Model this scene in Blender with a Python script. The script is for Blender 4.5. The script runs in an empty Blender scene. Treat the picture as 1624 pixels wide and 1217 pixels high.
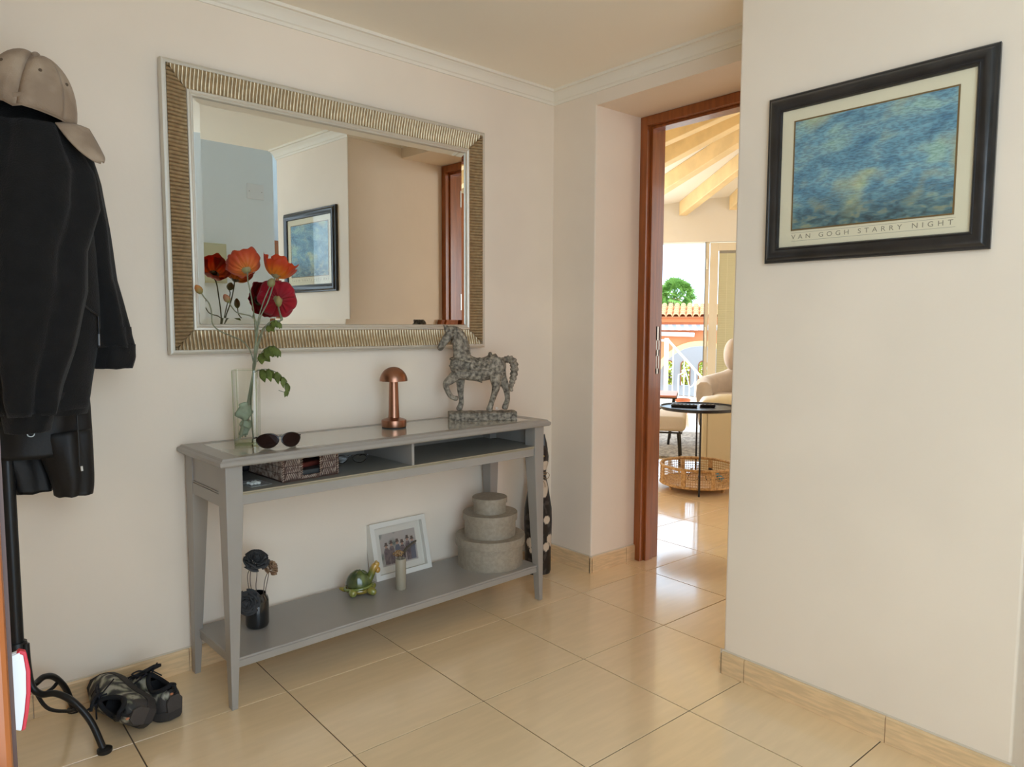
import bpy, bmesh, math, random
from mathutils import Vector, Matrix, Euler, noise
S = bpy.context.scene
C = S.collection
random.seed(7)
PI = math.pi
rad = math.radians
# ---------------------------------------------------------------- camera, world, lights, exposure
cam_d = bpy.data.cameras.new('camera')
cam = bpy.data.objects.new('camera', cam_d); C.objects.link(cam)
cam_d.sensor_width = 36.0
cam_d.lens = 36.0 * 1147.7 / 1624.0
cam_d.clip_start = 0.02; cam_d.clip_end = 300
_r, _u, _f = Vector((.76450416, -.64460949, .00346317)), Vector((.05019892, .06489011, .99662899)), Vector((.64266123, .76175316, -.08196746))
cam.matrix_world = Matrix(((_r.x, _u.x, -_f.x, -1.6245), (_r.y, _u.y, -_f.y, -2.368), (_r.z, _u.z, -_f.z, 1.1352), (0, 0, 0, 1)))
S.camera = cam
S.view_settings.view_transform = 'Standard'
S.view_settings.look = 'None'
S.view_settings.gamma = 1.0
S.view_settings.use_curve_mapping = False
S.view_settings.exposure = 0.37
S.cycles.use_denoising = True
S.cycles.max_bounces = 10
S.cycles.diffuse_bounces = 6
S.cycles.transparent_max_bounces = 16
S.cycles.sample_clamp_indirect = 6.0
S.cycles.caustics_refractive = False
S.cycles.caustics_reflective = False
W = bpy.data.worlds.new('sky'); S.world = W; W.use_nodes = True
W.node_tree.nodes['Background'].inputs[0].default_value = (.60, .80, 1.0, 1)
W.node_tree.nodes['Background'].inputs[1].default_value = 3.0

def light(name, kind, loc, direction, energy, color=(1, 1, 1), size=1, size_y=None, angle=None, spread=None):
    d = bpy.data.lights.new(name, kind); d.energy = energy; d.color = color
    if kind == 'AREA':
        d.shape = 'RECTANGLE'; d.size = size; d.size_y = size_y or size
        if spread: d.spread = spread
    if kind == 'SUN' and angle: d.angle = angle
    o = bpy.data.objects.new(name, d); C.objects.link(o); o.location = loc
    o.rotation_euler = Vector(direction).to_track_quat('-Z', 'Y').to_euler()
    return o
light('sun', 'SUN', (0, 0, 8), (.40, .06, -1), 1.3, (1, .95, .86), angle=rad(.6))
light('entrance_daylight', 'AREA', (-1.5, -2.96, 1.35), (.15, 1, .14), 9, (1, .955, .88), 1.7, 2.1)
light('vestibule_window_daylight', 'AREA', (-2.85, -2.45, 1.9), (1, .1, -.05), 2, (.95, .97, 1), .9, 1.6)
light('living_daylight_fill', 'AREA', (4.6, -2.6, 1.5), (-.1, 1, .0), 34, (.95, .98, 1), 2.4, 2.0)
light('living_daylight_fill', 'AREA', (4.15, 3.45, 1.45), (-.62, -.79, -.04), 62, (.95, .98, 1), 1.1, 1.7)  # added fill with no window, aimed through the doorway at the return wall

# ---------------------------------------------------------------- helpers
def lin(c): return tuple(((v/255)/12.92 if v/255 <= .04045 else ((v/255+.055)/1.055)**2.4) for v in c) + (1,)
MATS = {}
def mat(name, rgb, rough=.6, metal=0, var=None, scale=8, bump=0, bscale=60, stretch=None, spec=None, coat=0, trans=0, ior=None, sheen=0, alpha=None, attr=None, rgb2=None, lo=.4, hi=.62, detail=3):
    """Principled material; var = brightness variation by noise, rgb2 = second colour blended by noise."""
    if name in MATS: return MATS[name]
    m = bpy.data.materials.new(name); m.use_nodes = True; nt = m.node_tree; N = nt.nodes; L = nt.links
    b = N['Principled BSDF']; b.inputs['Base Color'].default_value = lin(rgb)
    b.inputs['Roughness'].default_value = rough; b.inputs['Metallic'].default_value = metal
    if spec is not None: b.inputs['Specular IOR Level'].default_value = spec
    if coat: b.inputs['Coat Weight'].default_value = coat; b.inputs['Coat Roughness'].default_value = .08
    if trans: b.inputs['Transmission Weight'].default_value = trans
    if ior: b.inputs['IOR'].default_value = ior
    if sheen: b.inputs['Sheen Weight'].default_value = sheen; b.inputs['Sheen Roughness'].default_value = .5
    if alpha is not None: b.inputs['Alpha'].default_value = alpha
    def coords():
        tc = N.new('ShaderNodeTexCoord'); o = tc.outputs['Object']
        if stretch:
            mp = N.new('ShaderNodeMapping'); mp.inputs['Scale'].default_value = stretch; L.new(o, mp.inputs[0]); o = mp.outputs[0]
        return o
    if attr:
        a = N.new('ShaderNodeAttribute'); a.attribute_name = attr; L.new(a.outputs['Color'], b.inputs['Base Color'])
    elif var or rgb2:
        n = N.new('ShaderNodeTexNoise'); n.inputs['Scale'].default_value = scale; n.inputs['Detail'].default_value = detail; L.new(coords(), n.inputs['Vector'])
        r = N.new('ShaderNodeValToRGB'); r.color_ramp.elements[0].position = lo; r.color_ramp.elements[1].position = hi
        if rgb2: c1, c2 = lin(rgb), lin(rgb2)
        else:
            c = lin(rgb); c1 = tuple(max(0, v*(1-var)) for v in c[:3])+(1,); c2 = tuple(min(1, v*(1+var)) for v in c[:3])+(1,)
        r.color_ramp.elements[0].color = c1; r.color_ramp.elements[1].color = c2
        L.new(n.outputs[0], r.inputs[0]); L.new(r.outputs[0], b.inputs['Base Color'])
    if bump:
        n2 = N.new('ShaderNodeTexNoise'); n2.inputs['Scale'].default_value = bscale; n2.inputs['Detail'].default_value = 4; L.new(coords(), n2.inputs['Vector'])
        bp = N.new('ShaderNodeBump'); bp.inputs['Strength'].default_value = bump; bp.inputs['Distance'].default_value = .004
        L.new(n2.outputs[0], bp.inputs['Height']); L.new(bp.outputs[0], b.inputs['Normal'])
    MATS[name] = m
    return m

def ob(name, bm, m, parent=None, loc=None, rot=None, smooth=None, bevel=0, subsurf=0, solid=0, **props):
    me = bpy.data.meshes.new(name)
    if isinstance(bm, tuple): me.from_pydata(bm[0], [], bm[1])
    else:
        bmesh.ops.recalc_face_normals(bm, faces=bm.faces)
        bm.to_mesh(me); bm.free()
    for x in (m if isinstance(m, (list, tuple)) else [m]): me.materials.append(x)
    o = bpy.data.objects.new(name, me); C.objects.link(o)
    if parent: o.parent = parent
    if loc is not None: o.location = loc
    if rot is not None: o.rotation_euler = rot
    if smooth is not None:
        me.polygons.foreach_set('use_smooth', [True]*len(me.polygons))
        if smooth < 180: me.set_sharp_from_angle(angle=rad(smooth))
    if solid:
        md = o.modifiers.new('thickness', 'SOLIDIFY'); md.thickness = solid; md.offset = 0
    if bevel:
        md = o.modifiers.new('bevel', 'BEVEL'); md.width = bevel; md.segments = 2; md.limit_method = 'ANGLE'; md.angle_limit = rad(35)
    if subsurf:
        md = o.modifiers.new('subdivision', 'SUBSURF'); md.levels = md.render_levels = subsurf
    for k, v in props.items(): o[k] = v
    return o
def thing(name, label, cat, loc=(0, 0, 0), rotz=0, group=None):
    o = bpy.data.objects.new(name, None); C.objects.link(o); o.location = loc; o.rotation_euler = (0, 0, rotz)
    o.empty_display_size = .05
    o['label'] = label; o['category'] = cat
    if group: o['group'] = group
    return o
def tag(o, label, cat, group=None):
    o['label'] = label; o['category'] = cat
    if group: o['group'] = group
    return o
def struct(name, bm, m, parent=None, **k):
    o = ob(name, bm, m, parent, **k)
    if not parent: o['kind'] = 'structure'
    return o
def dup(o, parent=None, loc=None, rot=None, name=None):
    c = o.copy(); C.objects.link(c)
    if parent: c.parent = parent
    if loc is not None: c.location = loc
    if rot is not None: c.rotation_euler = rot
    return c
def dup_tree(o, parent=None, loc=None, rot=None, label=None):
    kids = list(o.children); c = dup(o, parent, loc, rot)
    if label: c['label'] = label
    for k in kids: dup_tree(k, c)
    return c
def NB(): return bmesh.new()
def box(bm, x0, x1, y0, y1, z0, z1, M=None):
    vs = [bm.verts.new(Vector((x, y, z)) if M is None else M @ Vector((x, y, z))) for z in (z0, z1) for x, y in ((x0, y0), (x1, y0), (x1, y1), (x0, y1))]
    for f in ((3, 2, 1, 0), (4, 5, 6, 7), (0, 1, 5, 4), (1, 2, 6, 5), (2, 3, 7, 6), (3, 0, 4, 7)): bm.faces.new([vs[i] for i in f])
    return bm
def bx(*a, **k): return box(NB(), *a, **k)
def loft(bm, rings, closed=True, caps=True, loop=False):
    R = [[bm.verts.new(p) for p in r] for r in rings]; n = len(R[0])
    pairs = list(zip(R, R[1:])) + ([(R[-1], R[0])] if loop else [])
    for a, b in pairs:
        for i in range(n if closed else n-1):
            j = (i+1) % n
            bm.faces.new((a[i], a[j], b[j], b[i]))
    if caps and closed and not loop:
        bm.faces.new(R[0][::-1]); bm.faces.new(R[-1])
    return bm
def tube(bm, pts, r, seg=8, caps=True, loop=False):
    pts = [Vector(p) for p in pts]; n = len(pts)
    rs = r if isinstance(r, (list, tuple)) else [r]*n
    rings = []; up = None
    for i, p in enumerate(pts):
        a = pts[(i-1) % n] if (i or loop) else p; b = pts[(i+1) % n] if (i < n-1 or loop) else p
        t = (b-a).normalized()
        if up is None:
            up = Vector((0, 0, 1)) if abs(t.z) < .9 else Vector((1, 0, 0))
        u = (up - t*up.dot(t)); 
        if u.length < 1e-5: u = t.orthogonal()
        u.normalize(); up = u; v = t.cross(u)
        rings.append([p+(u*math.cos(2*PI*k/seg)+v*math.sin(2*PI*k/seg))*rs[i] for k in range(seg)])
    return loft(bm, rings, True, caps, loop)
def spline(pts, n=6):
    """Catmull-Rom through pts"""
    P = [Vector(p) for p in pts]; P = [P[0]*2-P[1]] + P + [P[-1]*2-P[-2]]; out = []
    for i in range(1, len(P)-2):
        for k in range(n):
            t = k/n; a, b, c, d = P[i-1], P[i], P[i+1], P[i+2]
            out.append(.5*((2*b)+(c-a)*t+(2*a-5*b+4*c-d)*t*t+(3*b-a-3*c+d)*t**3))
    out.append(P[-2]); return out
def lathe(bm, prof, seg=32, M=None, sx=1, sy=1):
    """profile of (r, z); r = 0 ends close"""
    rings = []
    for r, z in prof:
        ring = [Vector((max(r, 1e-5)*sx*math.cos(2*PI*k/seg), max(r, 1e-5)*sy*math.sin(2*PI*k/seg), z)) for k in range(seg)]
        rings.append([M @ v if M else v for v in ring])
    loft(bm, rings); bmesh.ops.remove_doubles(bm, verts=bm.verts, dist=2e-5)
    return bm
def prism(bm, poly, d0, d1, axis='y', M=None):
    """extrude a 2-D outline along an axis"""
    def P(a, b, d):
        v = Vector((a, d, b)) if axis == 'y' else Vector((a, b, d)) if axis == 'z' else Vector((d, a, b))
        return M @ v if M else v
    return loft(bm, [[P(a, b, d0) for a, b in poly], [P(a, b, d1) for a, b in poly]])
def grid(bm, fn, nu, nv, wrap=False):
    V = [[bm.verts.new(fn(i/nu, j/nv)) for j in range(nv+1)] for i in range(nu if wrap else nu+1)]
    for i in range(nu):
        for j in range(nv):
            a, b = V[i], V[(i+1) % len(V)]
            bm.faces.new((a[j], b[j], b[j+1], a[j+1]))
    return bm
def ball(bm, c, r, M=None, seg=16, rings=10):
    r = r if isinstance(r, (tuple, list)) else (r, r, r)
    T = Matrix.Translation(c) @ (M or Matrix()) @ Matrix.Diagonal((r[0], r[1], r[2], 1))
    bmesh.ops.create_uvsphere(bm, u_segments=seg, v_segments=rings, radius=1, matrix=T)
    return bm
def skin(name, verts, edges, radii, m, parent=None, levels=2, **k):
    me = bpy.data.meshes.new(name); me.from_pydata(verts, edges, [])
    o = bpy.data.objects.new(name, me); C.objects.link(o)
    md = o.modifiers.new('skin', 'SKIN'); md.use_smooth_shade = True
    sk = me.skin_vertices[0].data
    for i, r in enumerate(radii): sk[i].radius = r if isinstance(r, tuple) else (r, r)
    sk[0].use_root = True
    s = o.modifiers.new('subdivision', 'SUBSURF'); s.levels = s.render_levels = levels
    dg = bpy.context.evaluated_depsgraph_get(); dg.update()
    new = bpy.data.meshes.new_from_object(o.evaluated_get(dg))
    o.modifiers.clear(); o.data = new; new.name = name
    new.materials.clear(); new.materials.append(m)
    new.polygons.foreach_set('use_smooth', [True]*len(new.polygons))
    if parent: o.parent = parent
    for a, b in k.items(): o[a] = b
    return o
def chain(*runs):
    """runs of (x, y, z, r) sharing joints by equal coordinates -> verts, edges, radii"""
    V, E, R, idx = [], [], [], {}
    for run in runs:
        prev = None
        for q in run:
            key = tuple(round(c, 5) for c in q[:3])
            if key not in idx: idx[key] = len(V); V.append(q[:3]); R.append(q[3])
            i = idx[key]
            if prev is not None and prev != i: E.append((prev, i))
            prev = i
    return V, E, R
def paint(o, fn, name='tint'):
    """per-vertex own colour of the object (petals, glazes, patches)"""
    me = o.data; a = me.color_attributes.new(name, 'FLOAT_COLOR', 'POINT')
    for i, v in enumerate(me.vertices): a.data[i].color = lin(fn(v.co)) 
YW, AW = .1069, .0439               # the back wall stands 2.5 degrees off the tile grid
_c, _s = math.cos(AW), math.sin(AW)
def wf(a, b, z=0): return Vector((a*_c-b*_s, YW+a*_s+b*_c, z))
WM = Matrix.Translation((0, YW, 0)) @ Matrix.Rotation(AW, 4, 'Z')
ARR = Matrix

# ---------------------------------------------------------------- materials of the shell
plaster = mat('cream_plaster', (239, 224, 205), .75, var=.025, scale=2.2, bump=.12, bscale=35)
ceil_m = mat('ceiling_paint', (250, 241, 224), .8)
crown_m = mat('crown_paint', (238, 230, 214), .6)
tile_m = mat('beige_stone_tile', (242, 214, 172), .15, var=.025, scale=5, stretch=(1, 7, 1), bump=.012, bscale=4, spec=.8, coat=.5, detail=5)
grout_m = mat('grout', (104, 88, 74), .9)
base_m = mat('beige_skirting_tile', (226, 194, 150), .35, var=.09, scale=7, stretch=(2, 2, 16), detail=5)
caulk_m = mat('skirting_caulk', (214, 200, 180), .7)
wood_m = mat('varnished_brown_wood', (152, 84, 38), .28, var=.16, scale=9, stretch=(6, 6, .5), coat=.2, detail=5)
dark_m = mat('dark_recess', (60, 55, 50), .9)
cool_wall = mat('vestibule_paint', (226, 231, 233), .8)

# ---------------------------------------------------------------- the shell
T, TX, TY = .43148, -.33353, -.27831
def mk_tiles():
    fl = struct('floor', bx(-3.4, 8.0, -3.6, 6.0, -.08, -.003), grout_m)
    g = .0016
    proto = ob('tile', bx(g, T-g, g, T-g, -.003, 0), tile_m, bevel=.0012)
    first = True
    rest = NB()
    for i in range(-7, 20):
        for j in range(-7, 14):
            x, y = TX+i*T, TY+j*T
            cx, cy = x+T/2, y+T/2
            if x+T > 8 or y+T > 6: continue
            hall = -2.2 < cx < 1.3 and -2.6 < cy < .25
            dx, dy = cx+1.6245, cy+2.368; hd = math.degrees(math.atan2(dx, dy)); dd = math.hypot(dx, dy)
            wedge = 48.5 < hd < 59.5 and dd < 9.5 and cx > 0.9
            if hall or wedge:
                if first: o = proto; first = False
                else: o = dup(proto)
                o.parent = fl; o.location = (x, y, 0)
            else: box(rest, x+g, x+T-g, y+g, y+T-g, -.003, 0)
    ob('outlying_tiles', rest, tile_m, fl, kind='stuff')
mk_tiles()
ZC = 2.195
# back wall (local frame of the wall)
struct('wall_back', bx(-1.95, .80, 0, .14, 0, ZC+.1, M=WM), plaster)
struct('wall_left', bx(-2.1, -1.95, -1.9, .12, 0, ZC+.1), plaster)
# pier beside the doorway, header over it, block of the right wall
struct('wall_pier', bx(.739, 1.17, -.130, .35, 0, ZC+.1), plaster, bevel=.006)
struct('wall_header', bx(.739, 1.17, -1.0701, -.1299, 2.085, ZC+.1), plaster)
struct('wall_right', bx(.379, 1.17, -1.872, -1.070, 0, ZC+.1), plaster, bevel=.006)
struct('ceiling', bx(-2.1, 1.0, -1.905, .35, ZC, ZC+.12), ceil_m)
# crown mouldings
def crown_prof():
    d, h = .05, .055
    return [(0, ZC-h), (.006, ZC-h), (.008, ZC-h+.010), (.014, ZC-h+.013), (.018, ZC-h+.022), (.027, ZC-h+.034), (.036, ZC-.016), (.039, ZC-.012), (d, ZC-.011), (d, ZC), (0, ZC)]
def crown(n, path, closed=False):
    """path of plan points, moulding on the left-hand side of travel with mitred corners"""
    bm = NB(); rings = []
    P = [Vector(p) for p in path]
    for i, p in enumerate(P):
        t0 = (P[i]-P[i-1]).normalized() if i else (P[1]-P[0]).normalized()
        t1 = (P[i+1]-P[i]).normalized() if i < len(P)-1 else t0
        n0 = Vector((t0.y, -t0.x)); n1 = Vector((t1.y, -t1.x)); b = (n0+n1).normalized(); k = 1/max(.3, b.dot(n0))
        rings.append([Vector((p.x+b.x*k*d, p.y+b.y*k*d, z)) for d, z in crown_prof()])
    loft(bm, rings); return struct(n, bm, crown_m, smooth=25)
cb = wf(-1.94, 0); cc = Vector((.739, YW+.739*math.tan(AW)))
crown('trim_1', [(cb.x, cb.y), (cc.x, cc.y), (.739, -1.07), (.379, -1.07), (.379, -1.872)])
# skirting boards: each piece is a tile
def skirt(n, p0, p1, joints, ends=(0, 0)):
    """p0 -> p1 in plan, room on the right-hand side of travel"""
    p0, p1 = Vector(p0), Vector(p1); t = (p1-p0).normalized(); nn = Vector((t.y, -t.x)); Ln = (p1-p0).length
    M = Matrix(((t.x, nn.x, 0, p0.x), (t.y, nn.y, 0, p0.y), (0, 0, 1, 0), (0, 0, 0, 1)))
    root = struct(n, prism(NB(), [(0, 0), (.0045, 0), (.0045, .0765), (.0015, .0785), (0, .079)], -ends[0], Ln+ends[1], 'x', M), caulk_m)
    js = [-ends[0]] + [j for j in joints if 0 < j < Ln] + [Ln+ends[1]]
    for a, b in zip(js, js[1:]):
        bm = NB(); prism(bm, [(.002, 0), (.0105, 0), (.0105, .070), (.008, .0745), (.002, .0755)], a+.001, b-.001, 'x', M)
        ob('tile', bm, base_m, root, bevel=.0008)
skirt('baseboard_back', (cb.x, cb.y), (cc.x, cc.y), [.12+.4315*k for k in range(8)])
skirt('baseboard_pier', (cc.x, cc.y), (.739, -.130), [], (0, .0105))
skirt('baseboard_niche', (.739, -.130), (1.045, -.130), [.235], (.0105, 0))
skirt('baseboard_return', (1.045, -1.070), (.379, -1.070), [.2], (0, .0105))
skirt('baseboard_right', (.379, -1.070), (.379, -1.872), [.081, .513], (.0105, .0105))
# vestibule behind the camera (seen in the mirror)
struct('wall_front', bx(-.55, .935, -3.16, -3.0, 0, 3.1), cool_wall)
struct('wall_front_left', bx(-3.1, -2.45, -3.16, -3.0, 0, 3.1), cool_wall)
struct('wall_front_top', bx(-2.45, -.55, -3.16, -3.0, 2.45, 3.1), cool_wall)
struct('wall_vestibule', box(box(NB(), -3.1, -2.95, -3.0, -1.75, 0, 3.1), -3.1, -2.0, -1.9, -1.75, 0, 3.1), cool_wall)
struct('wall_recess', box(box(NB(), .80, 2.2, -4.2, -4.05, 0, 3.1), 2.05, 2.2, -4.2, -1.7, 0, 3.1), cool_wall)
struct('wall_upper', bx(-2.0, 2.2, -1.90, -1.78, ZC+.1, 3.1), cool_wall)
struct('ceiling_vestibule', bx(-3.1, 2.2, -4.2, -1.75, 3.1, 3.2), ceil_m)
struct('wall_end', bx(1.17, 2.2, -1.9, -1.78, 0, 3.1), cool_wall)
def pane_mat(name, tint=(255, 255, 254), gloss=1.0, ior=1.45):
    m = bpy.data.materials.new(name); m.use_nodes = True; nt = m.node_tree; N = nt.nodes; L = nt.links
    N.remove(N['Principled BSDF'])
    t = N.new('ShaderNodeBsdfTransparent'); t.inputs[0].default_value = lin(tint)
    g = N.new('ShaderNodeBsdfGlossy'); g.inputs['Roughness'].default_value = .02; g.inputs['Color'].default_value = (gloss, gloss, gloss, 1)
    f = N.new('ShaderNodeLayerWeight'); f.inputs[0].default_value = .5
    pw = N.new('ShaderNodeMath'); pw.operation = 'POWER'; pw.inputs[1].default_value = 5; L.new(f.outputs['Facing'], pw.inputs[0])
    ma = N.new('ShaderNodeMath'); ma.operation = 'MULTIPLY_ADD'; ma.inputs[1].default_value = .9; ma.inputs[2].default_value = .035; L.new(pw.outputs[0], ma.inputs[0])
    mx = N.new('ShaderNodeMixShader'); L.new(ma.outputs[0], mx.inputs[0]); L.new(t.outputs[0], mx.inputs[1]); L.new(g.outputs[0], mx.inputs[2])
    L.new(mx.outputs[0], N['Material Output'].inputs[0]); return m
pane_m = pane_mat('clear_pane', gloss=.6)
steel_m = mat('brushed_steel', (170, 168, 162), .35, 1)

# ---------------------------------------------------------------- doorway to the living room
def living_door():
    fr = NB()
    # casing + rebated jambs + head, one mitred frame; opening y -1.03 .. -.170
    for ya, yb in ((-.170, -.131), (-1.069, -1.030)):
        box(fr, 1.045, 1.168, ya, yb, 0, 2.084)
    s = struct('door_1', fr, wood_m, bevel=.002)
    ob('head', bx(1.047, 1.168, -1.030, -.170, 2.042, 2.084), wood_m, s, bevel=.002)
    for ya, yb in ((-.1705, -.166), (-1.034, -1.0295)):
        ob('casing', bx(1.034, 1.046, *((-.1695, -.131) if ya > -.5 else (-1.069, -1.0305)), 0, 2.084), wood_m, s, bevel=.002)
    ob('casing', bx(1.0345, 1.046, -1.0305, -.1695, 2.0425, 2.0838), wood_m, s, bevel=.002)
    for ya, yb in ((-.182, -.170), (-1.030, -1.018)):
        ob('stop', bx(1.062, 1.112, ya, yb, 0, 2.042), wood_m, s, bevel=.0015)
    ob('stop', bx(1.062, 1.112, -1.018, -.182, 2.030, 2.042), wood_m, s, bevel=.0015)
    pl = NB()
    z0, z1, x0, x1, y = .90, 1.125, 1.126, 1.150, -.1705
    for a, b in ((z0, .925), (.985, 1.015), (1.06, z1)): box(pl, x0, x1, y-.0015, y, a, b)
    for a, b in ((x0, x0+.006), (x1-.006, x1)): box(pl, a, b, y-.0015, y, z0, z1)
    ob('strike_plate', pl, steel_m, s)
    # leaf folded back into the living room
    lf = ob('leaf', bx(1.185, 1.985, -1.052, -1.012, .012, 2.032), wood_m, s, bevel=.003)
    for za in (.35, 1.30):
        ob('leaf_panel', bx(1.30, 1.87, -1.0125, -1.006, za, za+(.75 if za < 1 else .58)), wood_m, lf, bevel=.006)
    for z in (.35, 1.27, 1.90):
        h = NB(); tube(h, [(1.177, -1.020, z-.055), (1.177, -1.020, z+.055)], .008, 10)
        box(h, 1.150, 1.177, -1.0295, -1.027, z-.05, z+.05); box(h, 1.177, 1.20, -1.0125, -1.0105, z-.05, z+.05)
        ob('hinge', h, steel_m, s, smooth=40)
    hd = NB(); tube(hd, [(1.90, -1.012, 1.02), (1.90, -.965, 1.02), (1.89, -.955, 1.02), (1.79, -.955, 1.02)], .009, 8)
    ob('handle', hd, steel_m, lf, smooth=40)
living_door()

# ---------------------------------------------------------------- mirror
def big_mirror():
    x0, x1, z0, z1 = -.990, .2919, 1.0354, 1.9342
    t = thing('wall_mirror', 'large wall mirror in a wide ribbed champagne-silver frame above the console table', 'mirror', wf((x0+x1)/2, 0, (z0+z1)/2), AW)
    hw, hh = (x1-x0)/2, (z1-z0)/2
    rib_m = mat('champagne_ribs', (172, 154, 124), .34, .8, var=.1, scale=60)
    rim_m = mat('pale_silver_rim', (214, 208, 194), .42, .55)
    # rims run round as mitred loops of a section (d from the outer edge, height off the wall)
    def rim(sec, name, m):
        bm = NB(); rings = []
        for d, h in sec: rings.append([Vector((sx*(hw-d), -h, sz*(hh-d))) for sx, sz in ((-1, -1), (1, -1), (1, 1), (-1, 1))])
        loft(bm, rings, caps=False); return ob(name, bm, m, t, smooth=30)
    rim([(.004, .001), (.004, .006), (0, .010), (0, .030), (.002, .034), (.008, .0365), (.014, .0355), (.016, .032), (.016, .020)], 'outer_rim', rim_m)
    rim([(.076, .016), (.076, .0225), (.078, .026), (.084, .027), (.088, .0245), (.090, .0255), (.094, .0245), (.096, .021), (.096, .0165)], 'inner_rim', rim_m)
    rim([(.016, .001), (.016, .010), (.098, .010), (.098, .001)], 'backing', rim_m)
    sides = (((-1, 1), (1, 1)), ((1, 1), (1, -1)), ((1, -1), (-1, -1)), ((-1, -1), (-1, 1)))
    for (a, b) in sides:
        horiz = a[1] == b[1]; Ls = 2*(hw if horiz else hh); n = int(Ls/.0118); sub = 6
        A = Vector((a[0]*hw, a[1]*hh)); B = Vector((b[0]*hw, b[1]*hh)); tt = (B-A).normalized(); nn = Vector((-a[0] if not horiz else 0, -a[1] if horiz else 0))
        bm = NB(); ds = [.015+.062*k/7 for k in range(8)]
        def P(i, j):
            s = Ls*i/(n*sub); d = ds[j]; s = min(max(s, d), Ls-d)
            q = j/7; h = .0335-.0135*math.sin(q*PI/2)**1.3 + .0040*abs(math.sin(PI*i/sub))**.7*(1-.3*q)
            v = A+tt*s+nn*d; return Vector((v.x, -h, v.y))
        V = [[bm.verts.new(P(i, j)) for j in range(8)] for i in range(n*sub+1)]
        for i in range(n*sub):
            for j in range(7): bm.faces.new((V[i][j], V[i+1][j], V[i+1][j+1], V[i][j+1]))
        bmesh.ops.dissolve_degenerate(bm, dist=1e-5, edges=bm.edges)
        ob('ribbed_moulding', bm, rib_m, t, smooth=50)
    g = mat('mirror_glass', (236, 238, 236), .0, 1.0)
    bm = NB(); d0, d1 = .094, .116
    loft(bm, [[Vector((sx*(hw-d), -h, sz*(hh-d))) for sx, sz in ((-1, -1), (1, -1), (1, 1), (-1, 1))] for d, h in ((d0, .0172), (d1, .0202))], caps=False)
    bm.verts.ensure_lookup_table(); bm.faces.new(bm.verts[4:8])
    ob('glass', bm, g, t)
big_mirror()

# ---------------------------------------------------------------- framed print on the right wall
def print_material():
    m = bpy.data.materials.new('abstract_blue_print'); m.use_nodes = True; nt = m.node_tree; N = nt.nodes; L = nt.links
    b = N['Principled BSDF']; b.inputs['Roughness'].default_value = .5
    tc = N.new('ShaderNodeTexCoord')
    def noise_(scale, st, det=4, dist=0):
        mp = N.new('ShaderNodeMapping'); mp.inputs['Scale'].default_value = st; L.new(tc.outputs['Object'], mp.inputs[0])
        n = N.new('ShaderNodeTexNoise'); n.inputs['Scale'].default_value = scale; n.inputs['Detail'].default_value = det; n.inputs['Distortion'].default_value = dist
        L.new(mp.outputs[0], n.inputs['Vector']); return n.outputs[0]
    def ramp(src, *st):
        r = N.new('ShaderNodeValToRGB'); e = r.color_ramp.elements
        while len(e) < len(st): e.new(.5)
        for x, (p, c) in zip(e, st): x.position = p; x.color = lin(c)
        L.new(src, r.inputs[0]); return r.outputs[0]
    def mix(f, a, c):
        x = N.new('ShaderNodeMix'); x.data_type = 'RGBA'; L.new(f, x.inputs[0]); L.new(a, x.inputs[6]); L.new(c, x.inputs[7]); return x.outputs[2]
    base = ramp(noise_(9, (1, 1, 2.2), 6, .6), (.32, (92, 136, 164)), (.5, (136, 176, 192)), (.68, (186, 206, 194)))
    strokes = ramp(noise_(70, (1, 1, 4), 3, .3), (.42, (70, 96, 112)), (.56, (150, 186, 196)))
    k = N.new('ShaderNodeMix'); k.data_type = 'RGBA'; k.blend_type = 'OVERLAY'; k.inputs[0].default_value = .5
    L.new(base, k.inputs[6]); L.new(strokes, k.inputs[7])
    yel = ramp(noise_(6.5, (1, 1, 1.3), 2, .2), (.55, (0, 0, 0)), (.66, (190, 190, 190)))
    pale = ramp(noise_(40, (1, 1, 3), 3), (.4, (196, 190, 110)), (.6, (222, 214, 150)))
    c1 = mix(yel, k.outputs[2], pale)
    sep = N.new('ShaderNodeSeparateXYZ'); L.new(tc.outputs['Object'], sep.inputs[0])
    mr = N.new('ShaderNodeMapRange'); L.new(sep.outputs[2], mr.inputs[0])
    mr.inputs[1].default_value = -.05; mr.inputs[2].default_value = -.13; mr.inputs[3].default_value = 0; mr.inputs[4].default_value = .8
    low = ramp(noise_(30, (1, 1, 2.5), 5, .4), (.38, (38, 52, 52)), (.52, (84, 118, 122)), (.64, (150, 150, 112)))
    L.new(mix(mr.outputs[0], c1, low), b.inputs['Base Color']); return m
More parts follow.
